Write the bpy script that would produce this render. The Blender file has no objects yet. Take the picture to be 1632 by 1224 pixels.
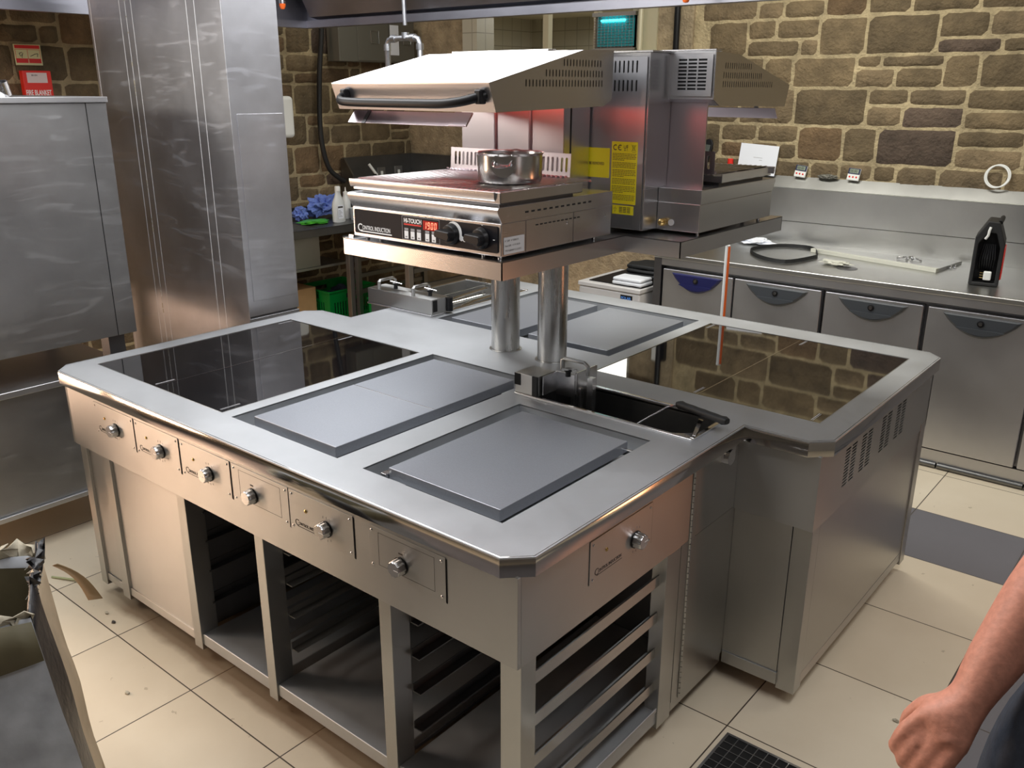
import bpy, bmesh, math, random
from mathutils import Vector, Matrix, noise
from mathutils.geometry import delaunay_2d_cdt

C = bpy.context.scene.collection
scn = bpy.context.scene
PI = math.pi

# ------------------------------------------------------------------ camera, world, lights, exposure
cam_d = bpy.data.cameras.new('camera'); cam = bpy.data.objects.new('camera', cam_d); C.objects.link(cam)
cam_d.sensor_width = 36.0; cam_d.lens = 1407.56 / 1632 * 36; cam_d.clip_start = 0.02; cam_d.clip_end = 60
YAW, PITCH, ROLL = 0.6897, 0.32363, 0.0026
fw = Vector((-math.sin(YAW) * math.cos(PITCH), math.cos(YAW) * math.cos(PITCH), -math.sin(PITCH)))
rt = fw.cross(Vector((0, 0, 1))).normalized(); up = rt.cross(fw)
r2 = rt * math.cos(ROLL) + up * math.sin(ROLL); u2 = up * math.cos(ROLL) - rt * math.sin(ROLL)
CAM = Vector((1.01766, -1.25994, 1.85))
cam.matrix_world = Matrix(((r2.x, u2.x, -fw.x, CAM.x), (r2.y, u2.y, -fw.y, CAM.y), (r2.z, u2.z, -fw.z, CAM.z), (0, 0, 0, 1)))
scn.camera = cam

w = bpy.data.worlds.new('world'); scn.world = w; w.use_nodes = True
w.node_tree.nodes['Background'].inputs[0].default_value = (0.75, 0.8, 0.9, 1)
w.node_tree.nodes['Background'].inputs[1].default_value = 0.05

scn.view_settings.view_transform = 'Standard'
scn.view_settings.look = 'None'
scn.view_settings.gamma = 1.0
scn.view_settings.use_curve_mapping = False
scn.view_settings.exposure = 0.0

def area(name, loc, target, sx, sy, power, col):
    d = bpy.data.lights.new(name, 'AREA'); d.shape = 'RECTANGLE'; d.size = sx; d.size_y = sy
    d.energy = power; d.color = col
    o = bpy.data.objects.new(name, d); C.objects.link(o); o.location = loc
    o.rotation_euler = (Vector(target) - Vector(loc)).to_track_quat('-Z', 'Y').to_euler()
    return o
# canopy lights over the island, ceiling lights over the aisles, unseen warm lights added low for copper reflections on the steel
area('canopy_light', (-1.5, 0.15, 2.60), (-1.5, 0.15, 0), 1.9, 0.8, 46, (0.97, 0.98, 1.0))
area('canopy_light', (-2.0, 1.75, 2.60), (-2.0, 1.55, 0), 2.4, 0.8, 46, (0.97, 0.98, 1.0))
area('canopy_light', (0.9, 0.6, 2.60), (0.9, 0.6, 0), 0.5, 1.6, 24, (0.98, 0.98, 1.0))
area('canopy_light', (-0.6, -1.9, 2.60), (-0.6, -1.7, 0), 2.2, 0.6, 9, (1.0, 0.97, 0.93))
area('aisle_light', (-0.9, 2.95, 2.92), (-0.9, 3.9, 0), 1.8, 0.25, 40, (1.0, 0.97, 0.88))
area('aisle_light', (1.9, 3.2, 2.92), (1.9, 3.6, 0), 1.6, 0.3, 24, (1.0, 0.97, 0.88))
area('aisle_light', (-3.9, 3.0, 2.92), (-4.1, 3.1, 0), 0.3, 1.4, 7, (1.0, 0.96, 0.86))
area('aisle_light', (3.1, 0.6, 2.92), (3.1, 0.6, 0), 0.3, 1.6, 6, (1.0, 0.97, 0.92))
area('kitchen_light', (-3.0, -1.1, 2.12), (-2.1, -0.3, 0), 0.9, 0.4, 26, (1.0, 0.94, 0.84))
area('warm_reflection_light', (-4.1, -1.45, 0.85), (-1.2, -0.2, 0.6), 0.9, 0.9, 72, (1.0, 0.66, 0.45))
area('warm_reflection_light', (1.60, 2.40, 0.50), (0.0, 0.7, 0.6), 0.26, 0.36, 2.6, (1.0, 0.38, 0.17))
area('hatch_room_light', (-3.0, 5.7, 2.49), (-3.0, 5.5, 0), 1.6, 1.2, 32, (1.0, 0.97, 0.88))

# ------------------------------------------------------------------ materials
MATS = {}
def newmat(name):
    m = bpy.data.materials.new(name); m.use_nodes = True; MATS[name] = m
    nt = m.node_tree; b = nt.nodes['Principled BSDF']
    return m, nt, b
def N(nt, t, **kw):
    n = nt.nodes.new(t)
    for k, v in kw.items(): setattr(n, k, v)
    return n
def plain(name, col, rough=0.5, metal=0.0, emit=None, es=0, spec=0.5, trans=0, bump=0, bscale=40, var=0.0, alpha=1, coat=0):
    m, nt, b = newmat(name)
    b.inputs['Base Color'].default_value = (*col, 1); b.inputs['Roughness'].default_value = rough; b.inputs['Metallic'].default_value = metal
    b.inputs['Specular IOR Level'].default_value = spec; b.inputs['Transmission Weight'].default_value = trans
    b.inputs['Coat Weight'].default_value = coat
    if emit: b.inputs['Emission Color'].default_value = (*emit, 1); b.inputs['Emission Strength'].default_value = es
    if bump or var:
        tc = N(nt, 'ShaderNodeTexCoord'); no = N(nt, 'ShaderNodeTexNoise'); no.inputs['Scale'].default_value = bscale; no.inputs['Detail'].default_value = 6
        nt.links.new(tc.outputs['Object'], no.inputs['Vector'])
        if bump:
            bp = N(nt, 'ShaderNodeBump'); bp.inputs['Strength'].default_value = bump; bp.inputs['Distance'].default_value = 0.01
            nt.links.new(no.outputs['Fac'], bp.inputs['Height']); nt.links.new(bp.outputs[0], b.inputs['Normal'])
        if var:
            cr = N(nt, 'ShaderNodeValToRGB')
            cr.color_ramp.elements[0].position = 0.3; cr.color_ramp.elements[1].position = 0.7
            cr.color_ramp.elements[0].color = tuple(c * (1 - var) for c in col) + (1,)
            cr.color_ramp.elements[1].color = tuple(min(1, c * (1 + var)) for c in col) + (1,)
            nt.links.new(no.outputs['Fac'], cr.inputs[0]); nt.links.new(cr.outputs[0], b.inputs['Base Color'])
    return m
def steel(name, col=(0.62, 0.62, 0.63), rough=0.3, stretch=(2, 2, 120), rvar=0.12, blotch=0.12, bump=0.015, aniso=0.0, scratch=0.0):
    """brushed stainless: fine streaks across `stretch`, cloudy wear in roughness"""
    m, nt, b = newmat(name)
    b.inputs['Metallic'].default_value = 1.0
    b.inputs['Anisotropic'].default_value = aniso
    if aniso:
        tg = N(nt, 'ShaderNodeTangent'); tg.direction_type = 'RADIAL'; tg.axis = 'Z'; nt.links.new(tg.outputs[0], b.inputs['Tangent'])
        b.inputs['Anisotropic Rotation'].default_value = 0.25
    tc = N(nt, 'ShaderNodeTexCoord')
    mp = N(nt, 'ShaderNodeMapping'); mp.inputs['Scale'].default_value = stretch
    nt.links.new(tc.outputs['Object'], mp.inputs['Vector'])
    s = N(nt, 'ShaderNodeTexNoise'); s.inputs['Scale'].default_value = 6; s.inputs['Detail'].default_value = 4
    nt.links.new(mp.outputs[0], s.inputs['Vector'])
    c = N(nt, 'ShaderNodeTexNoise'); c.inputs['Scale'].default_value = 3.2; c.inputs['Detail'].default_value = 7; c.inputs['Roughness'].default_value = 0.6
    nt.links.new(tc.outputs['Object'], c.inputs['Vector'])
    a = N(nt, 'ShaderNodeMath', operation='MULTIPLY_ADD'); a.inputs[1].default_value = rvar; a.inputs[2].default_value = rough - rvar / 2
    nt.links.new(s.outputs['Fac'], a.inputs[0])
    a2 = N(nt, 'ShaderNodeMath', operation='MULTIPLY_ADD'); a2.inputs[1].default_value = rvar * 1.6
    nt.links.new(c.outputs['Fac'], a2.inputs[0]); nt.links.new(a.outputs[0], a2.inputs[2])
    last = a2.outputs[0]
    if scratch:
        mp2 = N(nt, 'ShaderNodeMapping'); mp2.inputs['Scale'].default_value = (1.5, 1.5, 9); mp2.inputs['Rotation'].default_value = (0.35, 0.2, 0)
        nt.links.new(tc.outputs['Object'], mp2.inputs['Vector'])
        sn = N(nt, 'ShaderNodeTexNoise'); sn.inputs['Scale'].default_value = 2.5; sn.inputs['Detail'].default_value = 10; sn.inputs['Distortion'].default_value = 1.2
        nt.links.new(mp2.outputs[0], sn.inputs['Vector'])
        rr = N(nt, 'ShaderNodeMapRange'); rr.inputs[1].default_value = 0.56; rr.inputs[2].default_value = 0.72; rr.inputs[4].default_value = scratch
        nt.links.new(sn.outputs['Fac'], rr.inputs[0])
        ad = N(nt, 'ShaderNodeMath', operation='ADD'); nt.links.new(last, ad.inputs[0]); nt.links.new(rr.outputs[0], ad.inputs[1]); last = ad.outputs[0]
    nt.links.new(last, b.inputs['Roughness'])
    cr = N(nt, 'ShaderNodeValToRGB'); e = cr.color_ramp.elements
    e[0].position = 0.3; e[1].position = 0.72
    e[0].color = tuple(x * (1 - blotch) for x in col) + (1,); e[1].color = tuple(min(1, x * (1 + blotch)) for x in col) + (1,)
    nt.links.new(c.outputs['Fac'], cr.inputs[0]); nt.links.new(cr.outputs[0], b.inputs['Base Color'])
    bp = N(nt, 'ShaderNodeBump'); bp.inputs['Strength'].default_value = bump * 2; bp.inputs['Distance'].default_value = 0.001
    nt.links.new(s.outputs['Fac'], bp.inputs['Height']); nt.links.new(bp.outputs[0], b.inputs['Normal'])
    return m

M_TOP = steel('worktop_steel', (0.50, 0.515, 0.53), 0.48, (3, 3, 3), 0.10, 0.07, 0.0)
M_LIP = steel('polished_edge', (0.66, 0.64, 0.60), 0.07, (2, 2, 60), 0.03, 0.05, 0.002)
M_BODY = steel('brushed_body', (0.47, 0.47, 0.46), 0.32, (4, 4, 300), 0.08, 0.05, 0.0, aniso=0.7)
M_BODYV = steel('brushed_vertical', (0.44, 0.44, 0.43), 0.28, (160, 160, 3), 0.08, 0.05, 0.0)
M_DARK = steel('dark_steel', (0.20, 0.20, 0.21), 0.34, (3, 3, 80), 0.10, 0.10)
M_SAL = steel('grill_steel', (0.66, 0.66, 0.67), 0.25, (6, 6, 600), 0.02, 0.03, 0.0)
M_SALTOP = steel('grill_hood_steel', (0.72, 0.72, 0.74), 0.30, (6, 6, 600), 0.02, 0.02, 0.0)
M_PLATE = plain('hotplate', (0.36, 0.38, 0.42), 0.43, 0.75, bump=0.02, bscale=300, var=0.05)
M_PLATESIDE = plain('hotplate_side', (0.16, 0.17, 0.18), 0.4, 0.8)
M_GLASS = plain('ceramic_glass', (0.004, 0.004, 0.005), 0.035, 0, spec=0.75, coat=0.5)
M_MARK = plain('hob_marking', (0.35, 0.35, 0.36), 0.4)
M_CHROME = plain('chrome', (0.75, 0.75, 0.76), 0.12, 1)
M_PAN = plain('pan_steel', (0.58, 0.57, 0.56), 0.22, 1)
M_ROD = plain('rack_rod', (0.6, 0.58, 0.57), 0.25, 1)
M_BLACK = plain('black_plastic', (0.008, 0.008, 0.009), 0.38, spec=0.3)
M_BLACKM = plain('black_rubber', (0.012, 0.0125, 0.013), 0.55, bump=0.05)
M_VOID = plain('slot_void', (0.004, 0.004, 0.004), 0.9)
M_PANEL = plain('control_black', (0.008, 0.008, 0.011), 0.45, spec=0.2)
M_WHITE = plain('white_print', (0.85, 0.86, 0.86), 0.5)
M_GREYPRINT = plain('grey_print', (0.3, 0.3, 0.31), 0.5)
M_DKPRINT = plain('dark_print', (0.05, 0.045, 0.04), 0.6)
M_RED = plain('red_print', (0.7, 0.02, 0.02), 0.45)
M_LED = plain('led_digits', (0.9, 0.1, 0.05), 0.4, emit=(1, 0.25, 0.15), es=2.5)
M_LEDBG = plain('led_window', (0.25, 0.0, 0.0), 0.2, emit=(1, 0.01, 0.01), es=0.12)
M_YEL = plain('yellow_label', (0.88, 0.83, 0.02), 0.5)
M_SILVER = plain('silver_label', (0.5, 0.5, 0.5), 0.4)
M_BRASS = plain('brass', (0.7, 0.5, 0.2), 0.25, 1)
M_PILLAR = steel('pillar_steel', (0.60, 0.60, 0.63), 0.36, (120, 120, 2), 0.12, 0.12, 0.01, scratch=0.14)
M_OVEN = steel('oven_steel', (0.36, 0.36, 0.36), 0.36, (3, 3, 100), 0.10, 0.12, 0.01, scratch=0.12)
M_FRIDGE = steel('fridge_steel', (0.56, 0.56, 0.57), 0.33, (3, 3, 150), 0.10, 0.06, 0.01)
M_BENCH = steel('bench_steel', (0.55, 0.55, 0.53), 0.27, (120, 4, 4), 0.08, 0.08, 0.0)
M_SINK = steel('sink_steel', (0.22, 0.22, 0.215), 0.30, (4, 4, 120), 0.10, 0.14)
M_HOOD = steel('canopy_steel', (0.34, 0.34, 0.38), 0.33, (3, 3, 100), 0.10, 0.10)
M_ROOF = plain('canopy_roof', (0.55, 0.56, 0.58), 0.55, 0.6)
M_GALV = plain('galvanised_pipe', (0.55, 0.56, 0.58), 0.4, 1, bump=0.03, var=0.15, bscale=30)
M_HANDLE = plain('grey_handle', (0.055, 0.062, 0.07), 0.42)
M_HANDLEB = plain('navy_handle', (0.012, 0.014, 0.085), 0.4)
M_ENAMEL = plain('white_enamel', (0.62, 0.60, 0.58), 0.4, var=0.05, bscale=5)
M_PLASTER = plain('plaster', (0.40, 0.32, 0.20), 0.9, bump=0.3, bscale=25, var=0.14)
M_PAINT = plain('wall_paint', (0.22, 0.22, 0.21), 0.8, bump=0.05, var=0.05, bscale=3)
M_PAPER = plain('white_paper', (0.85, 0.88, 0.95), 0.6)
M_CARD = plain('cardboard', (0.42, 0.25, 0.11), 0.8, bump=0.05, var=0.08, bscale=12)
M_CARTON = plain('carton_edge', (0.46, 0.36, 0.24), 0.7, bump=0.1, var=0.15, bscale=10)
M_CRATE = plain('green_plastic', (0.0, 0.22, 0.035), 0.4)
M_BAG = plain('green_film', (0.10, 0.55, 0.05), 0.3, trans=0.2)
M_CLOTH = plain('blue_cloth', (0.16, 0.24, 0.62), 0.9, bump=0.3, bscale=120, var=0.2)
M_BOTTLE = plain('translucent_bottle', (0.80, 0.83, 0.82), 0.35, trans=0.15)
M_WHITEP = plain('white_plastic', (0.82, 0.83, 0.80), 0.4)
M_SKIN = plain('skin', (0.60, 0.27, 0.19), 0.5, bump=0.12, bscale=90, var=0.12)
M_NAVY = plain('navy_cloth', (0.030, 0.042, 0.065), 0.85, bump=0.2, bscale=60, var=0.2)
M_SHIRT = plain('white_cloth', (0.75, 0.77, 0.80), 0.85, bump=0.1, bscale=60)
M_HAIR = plain('brown_hair', (0.05, 0.03, 0.02), 0.6)
M_FILM = plain('grey_film', (0.36, 0.38, 0.41), 0.35, bump=0.25, bscale=9, var=0.25)
M_BLKFILM = plain('black_film', (0.01, 0.01, 0.012), 0.42, bump=0.4, bscale=30)
M_LINER = plain('olive_liner', (0.10, 0.085, 0.045), 0.7, bump=0.2, bscale=8, var=0.2)
M_TORN = plain('torn_paper', (0.42, 0.38, 0.29), 0.8, bump=0.3, bscale=40, var=0.25)
M_WOOD = plain('pale_wood', (0.55, 0.33, 0.15), 0.6, bump=0.1, var=0.15, bscale=14)
M_TAPE = plain('brown_tape', (0.30, 0.20, 0.10), 0.45)
M_REDP = plain('red_plastic', (0.75, 0.03, 0.02), 0.35)
M_ORANGE = plain('orange_plastic', (0.85, 0.15, 0.02), 0.4)
M_TEAL = plain('uv_tube', (0.1, 0.8, 0.8), 0.4, emit=(0.05, 0.85, 0.9), es=5)
M_TEALBACK = plain('trap_tray', (0.02, 0.28, 0.32), 0.5)
M_ELEM = plain('hot_element', (0.5, 0.05, 0.02), 0.6, emit=(1.0, 0.10, 0.06), es=2.6)
M_INNER = plain('polished_lining', (0.62, 0.55, 0.58), 0.30, 1)
M_BOXGREY = plain('cabinet_grey', (0.16, 0.155, 0.13), 0.45, 0.3)
M_CREAMBAR = plain('cream_bar', (0.6, 0.56, 0.40), 0.45, 0.3)
M_GLUE = plain('pale_film', (0.6, 0.6, 0.52), 0.4)
M_TUBE = plain('tube_white', (1, 1, 1), 0.4, emit=(1, 0.98, 0.93), es=14)

def mat_stone(name, dark=1.0, warm=1.0):
    m, nt, b = newmat(name)
    at = N(nt, 'ShaderNodeAttribute'); at.attribute_name = 'tone'
    tc = N(nt, 'ShaderNodeTexCoord')
    n1 = N(nt, 'ShaderNodeTexNoise'); n1.inputs['Scale'].default_value = 9; n1.inputs['Detail'].default_value = 9; n1.inputs['Roughness'].default_value = 0.65
    n2 = N(nt, 'ShaderNodeTexNoise'); n2.inputs['Scale'].default_value = 60; n2.inputs['Detail'].default_value = 6
    for n in (n1, n2): nt.links.new(tc.outputs['Object'], n.inputs['Vector'])
    cr = N(nt, 'ShaderNodeMapRange'); cr.inputs[1].default_value = 0.3; cr.inputs[2].default_value = 0.7; cr.inputs[3].default_value = 0.62; cr.inputs[4].default_value = 1.3
    nt.links.new(n1.outputs['Fac'], cr.inputs[0])
    mx = N(nt, 'ShaderNodeVectorMath', operation='SCALE'); nt.links.new(at.outputs['Color'], mx.inputs[0]); nt.links.new(cr.outputs[0], mx.inputs['Scale'])
    nt.links.new(mx.outputs[0], b.inputs['Base Color']); b.inputs['Roughness'].default_value = 0.85
    ad = N(nt, 'ShaderNodeMath', operation='MULTIPLY_ADD'); ad.inputs[1].default_value = 0.5
    nt.links.new(n2.outputs['Fac'], ad.inputs[0]); nt.links.new(n1.outputs['Fac'], ad.inputs[2])
    bp = N(nt, 'ShaderNodeBump'); bp.inputs['Strength'].default_value = 1.0; bp.inputs['Distance'].default_value = 0.022
    nt.links.new(ad.outputs[0], bp.inputs['Height']); nt.links.new(bp.outputs[0], b.inputs['Normal'])
    return m
M_STONE = mat_stone('stone_blocks')

def mat_floor():
    m, nt, b = newmat('floor_tiles')
    tc = N(nt, 'ShaderNodeTexCoord'); sp = N(nt, 'ShaderNodeSeparateXYZ'); nt.links.new(tc.outputs['Object'], sp.inputs[0])
    def math_(op, a, bb=None, c=None):
        n = N(nt, 'ShaderNodeMath', operation=op)
        for i, v in enumerate((a, bb, c)):
            if v is None: continue
            if isinstance(v, (int, float)): n.inputs[i].default_value = v
            else: nt.links.new(v, n.inputs[i])
        return n.outputs[0]
    tx = math_('DIVIDE', math_('SUBTRACT', sp.outputs[0], 0.578), 0.4705)
    ty = math_('DIVIDE', math_('SUBTRACT', sp.outputs[1], -0.074), 0.4785)
    ix, iy = math_('FLOOR', tx), math_('FLOOR', ty)
    def edge(t, s):
        f = math_('FRACT', t); d = math_('MINIMUM', f, math_('SUBTRACT', 1.0, f)); return math_('LESS_THAN', math_('MULTIPLY', d, s), 0.0022)
    grout = math_('MAXIMUM', edge(tx, 0.4705), edge(ty, 0.4785))
    gx = math_('COMPARE', ix, 1.0, 1.1); gy = math_('MAXIMUM', math_('COMPARE', iy, 5.0, 0.1), math_('COMPARE', iy, -4.0, 1.1))  # front rows and outer columns are unseen, added grey to darken the steel's reflections
    grey = math_('MAXIMUM', gx, gy)
    cmb = N(nt, 'ShaderNodeCombineXYZ'); nt.links.new(ix, cmb.inputs[0]); nt.links.new(iy, cmb.inputs[1])
    wn = N(nt, 'ShaderNodeTexWhiteNoise'); nt.links.new(cmb.outputs[0], wn.inputs['Vector'])
    no = N(nt, 'ShaderNodeTexNoise'); no.inputs['Scale'].default_value = 2.6; no.inputs['Detail'].default_value = 8; no.inputs['Roughness'].default_value = 0.6
    nt.links.new(tc.outputs['Object'], no.inputs['Vector'])
    sp2 = N(nt, 'ShaderNodeTexNoise'); sp2.inputs['Scale'].default_value = 22; sp2.inputs['Detail'].default_value = 4; nt.links.new(tc.outputs['Object'], sp2.inputs['Vector'])
    c1 = N(nt, 'ShaderNodeMix', data_type='RGBA'); c1.inputs['A'].default_value = (0.56, 0.47, 0.34, 1); c1.inputs['B'].default_value = (0.70, 0.62, 0.48, 1)
    nt.links.new(math_('MULTIPLY_ADD', wn.outputs['Value'], 0.35, math_('MULTIPLY', no.outputs['Fac'], 0.9)), c1.inputs['Factor'])
    spots = math_('MULTIPLY', math_('GREATER_THAN', sp2.outputs['Fac'], 0.715), 0.45)
    c1b = N(nt, 'ShaderNodeMix', data_type='RGBA'); c1b.inputs['B'].default_value = (0.25, 0.19, 0.12, 1)
    nt.links.new(c1.outputs['Result'], c1b.inputs['A']); nt.links.new(spots, c1b.inputs['Factor'])
    c2 = N(nt, 'ShaderNodeMix', data_type='RGBA'); c2.inputs['B'].default_value = (0.135, 0.13, 0.14, 1)
    nt.links.new(c1b.outputs['Result'], c2.inputs['A']); nt.links.new(grey, c2.inputs['Factor'])
    c3 = N(nt, 'ShaderNodeMix', data_type='RGBA'); c3.inputs['B'].default_value = (0.06, 0.045, 0.03, 1)
    nt.links.new(c2.outputs['Result'], c3.inputs['A']); nt.links.new(grout, c3.inputs['Factor'])
    # brown band over the floor beneath the island
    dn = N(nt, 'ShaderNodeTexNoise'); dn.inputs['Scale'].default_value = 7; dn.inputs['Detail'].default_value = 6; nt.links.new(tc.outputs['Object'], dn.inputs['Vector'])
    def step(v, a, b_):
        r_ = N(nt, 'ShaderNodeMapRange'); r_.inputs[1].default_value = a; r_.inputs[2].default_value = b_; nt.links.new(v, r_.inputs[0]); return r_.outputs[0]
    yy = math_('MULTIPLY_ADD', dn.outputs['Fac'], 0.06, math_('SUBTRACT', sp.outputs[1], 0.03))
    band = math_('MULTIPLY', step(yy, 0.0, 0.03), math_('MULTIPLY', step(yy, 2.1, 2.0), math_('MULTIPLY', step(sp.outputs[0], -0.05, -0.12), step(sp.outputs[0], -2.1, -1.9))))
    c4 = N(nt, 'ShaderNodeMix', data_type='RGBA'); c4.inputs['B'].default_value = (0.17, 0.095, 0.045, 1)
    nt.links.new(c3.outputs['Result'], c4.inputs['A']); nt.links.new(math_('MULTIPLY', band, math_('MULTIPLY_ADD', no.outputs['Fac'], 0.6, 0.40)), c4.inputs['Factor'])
    nt.links.new(c4.outputs['Result'], b.inputs['Base Color'])
    nt.links.new(math_('MULTIPLY_ADD', no.outputs['Fac'], 0.25, 0.30), b.inputs['Roughness'])
    bp = N(nt, 'ShaderNodeBump'); bp.inputs['Strength'].default_value = 0.4; bp.inputs['Distance'].default_value = 0.002; bp.invert = True
    nt.links.new(grout, bp.inputs['Height']); nt.links.new(bp.outputs[0], b.inputs['Normal'])
    return m
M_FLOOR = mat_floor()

def mat_walltile():
    m, nt, b = newmat('white_wall_tiles')
    tc = N(nt, 'ShaderNodeTexCoord'); sp = N(nt, 'ShaderNodeSeparateXYZ'); nt.links.new(tc.outputs['Object'], sp.inputs[0])
    ad = N(nt, 'ShaderNodeMath', operation='ADD'); nt.links.new(sp.outputs[0], ad.inputs[0]); nt.links.new(sp.outputs[1], ad.inputs[1])
    cb = N(nt, 'ShaderNodeCombineXYZ'); nt.links.new(ad.outputs[0], cb.inputs[0]); nt.links.new(sp.outputs[2], cb.inputs[1])
    br = N(nt, 'ShaderNodeTexBrick'); br.offset = 0; br.inputs['Scale'].default_value = 1
    br.inputs['Brick Width'].default_value = 0.15; br.inputs['Row Height'].default_value = 0.15; br.inputs['Mortar Size'].default_value = 0.004
    br.inputs['Color1'].default_value = (0.55, 0.52, 0.42, 1); br.inputs['Color2'].default_value = (0.50, 0.48, 0.40, 1); br.inputs['Mortar'].default_value = (0.34, 0.32, 0.26, 1)
    nt.links.new(cb.outputs[0], br.inputs['Vector']); nt.links.new(br.outputs['Color'], b.inputs['Base Color']); b.inputs['Roughness'].default_value = 0.25
    return m
M_WTILE = mat_walltile()

# ------------------------------------------------------------------ mesh helpers
class MB:
    def __init__(s): s.bm = bmesh.new()
    def box(s, x0, x1, y0, y1, z0, z1, M=None, mi=0):
        v = [s.bm.verts.new(Vector(p) if M is None else M @ Vector(p)) for p in
             ((x0, y0, z0), (x1, y0, z0), (x1, y1, z0), (x0, y1, z0), (x0, y0, z1), (x1, y0, z1), (x1, y1, z1), (x0, y1, z1))]
        for f in ((0, 3, 2, 1), (4, 5, 6, 7), (0, 1, 5, 4), (1, 2, 6, 5), (2, 3, 7, 6), (3, 0, 4, 7)):
            s.bm.faces.new([v[i] for i in f]).material_index = mi
        return s
    def prism(s, poly, axis, a, b, mi=0):
        """poly: 2D points in the two other axes (x,y order kept), extruded from a to b along axis"""
        def P(p, h):
            return {'x': (h, p[0], p[1]), 'y': (p[0], h, p[1]), 'z': (p[0], p[1], h)}[axis]
        lo = [s.bm.verts.new(P(p, a)) for p in poly]; hi = [s.bm.verts.new(P(p, b)) for p in poly]
        n = len(poly)
        fs = [s.bm.faces.new(lo), s.bm.faces.new(hi)] + [s.bm.faces.new((lo[i], lo[(i + 1) % n], hi[(i + 1) % n], hi[i])) for i in range(n)]
        for f in fs: f.material_index = mi
        return s
    def quad(s, pts, mi=0):
        s.bm.faces.new([s.bm.verts.new(p) for p in pts]).material_index = mi; return s
    def ring(s, c, ax, r, seg, u=None):
        ax = Vector(ax).normalized()
        if u is None:
            u = ax.orthogonal().normalized()
        v = ax.cross(u)
        return [s.bm.verts.new(Vector(c) + u * (r * math.cos(2 * PI * i / seg)) + v * (r * math.sin(2 * PI * i / seg))) for i in range(seg)]
    def cyl(s, p0, p1, r0, r1=None, seg=20, caps=True, mi=0):
        r1 = r0 if r1 is None else r1; ax = Vector(p1) - Vector(p0); u = ax.normalized().orthogonal().normalized()
        a = s.ring(p0, ax, r0, seg, u); b = s.ring(p1, ax, r1, seg, u)
        for i in range(seg): s.bm.faces.new((a[i], a[(i + 1) % seg], b[(i + 1) % seg], b[i])).material_index = mi
        if caps:
            s.bm.faces.new(a[::-1]).material_index = mi; s.bm.faces.new(b).material_index = mi
        return s
    def lathe(s, prof, c=(0, 0, 0), ax=(0, 0, 1), seg=28, mi=0):
        """prof: (radius, height) pairs from the base up"""
        ax = Vector(ax).normalized(); u = ax.orthogonal().normalized(); prev = None
        for r, h in prof:
            cur = s.ring(Vector(c) + ax * h, ax, max(r, 1e-4), seg, u)
            if prev:
                for i in range(seg): s.bm.faces.new((prev[i], prev[(i + 1) % seg], cur[(i + 1) % seg], cur[i])).material_index = mi
            prev = cur
        return s
    def tube(s, pts, r, seg=10, closed=False, caps=True, flat=None, mi=0):
        pts = [Vector(p) for p in pts]; n = len(pts); rings = []; u = None
        for i, p in enumerate(pts):
            if closed: t = (pts[(i + 1) % n] - pts[i - 1])
            else: t = (pts[min(i + 1, n - 1)] - pts[max(i - 1, 0)])
            t.normalize()
            if u is None: u = t.orthogonal().normalized() if flat is None else (Vector(flat) - t * t.dot(Vector(flat))).normalized()
            else:
                u = u - t * t.dot(u); u.normalize()
            v = t.cross(u); ru, rv = (r if isinstance(r, tuple) else (r, r))
            rings.append([s.bm.verts.new(p + u * (ru * math.cos(2 * PI * k / seg)) + v * (rv * math.sin(2 * PI * k / seg))) for k in range(seg)])
        m = n if closed else n - 1
        for i in range(m):
            a, b = rings[i], rings[(i + 1) % n]
            for k in range(seg): s.bm.faces.new((a[k], a[(k + 1) % seg], b[(k + 1) % seg], b[k])).material_index = mi
        if caps and not closed:
            s.bm.faces.new(rings[0][::-1]).material_index = mi; s.bm.faces.new(rings[-1]).material_index = mi
        return s
    def build(s, name, mat, parent=None, bevel=0.0, ploc=None, seg=2, tag=None):
        bmesh.ops.recalc_face_normals(s.bm, faces=s.bm.faces)
        me = bpy.data.meshes.new(name); s.bm.to_mesh(me); s.bm.free()
        return link(name, me, mat, parent, bevel, seg)
def link(name, me, mat, parent=None, bevel=0.0, seg=2):
    for m in (mat if isinstance(mat, (list, tuple)) else [mat]): me.materials.append(m)
    me.shade_smooth(); me.set_sharp_from_angle(angle=math.radians(32))
    o = bpy.data.objects.new(name, me); C.objects.link(o)
    if parent is not None: adopt(o, parent)
    if bevel:
        bv = o.modifiers.new('bevel', 'BEVEL'); bv.width = bevel; bv.segments = seg; bv.limit_method = 'ANGLE'; bv.angle_limit = math.radians(40); bv.harden_normals = True
    return o
def wmat(o):
    m = o.matrix_basis
    return m if o.parent is None else wmat(o.parent) @ o.matrix_parent_inverse @ m
def adopt(o, parent):
    o.parent = parent; o.matrix_parent_inverse = wmat(parent).inverted()
def thing(name, label, cat, loc=(0, 0, 0), group=None):
    o = bpy.data.objects.new(name, None); o.empty_display_size = 0.1; C.objects.link(o); o.location = loc
    return tag(o, label, cat, group)
def tag(o, label, cat, group=None, kind=None):
    o['label'] = label; o['category'] = cat
    if group: o['group'] = group
    if kind: o['kind'] = kind
    return o
def struct(o): o['kind'] = 'structure'; return o
def copy_tree(o, parent=None):
    c = o.copy(); C.objects.link(c)
    if parent is not None:
        inv = o.matrix_parent_inverse.copy(); c.parent = parent; c.matrix_parent_inverse = inv
    for ch in [x for x in bpy.data.objects if x.parent == o]: copy_tree(ch, c)
    return c
def relabel(o, label): o['label'] = label; return o

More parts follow.
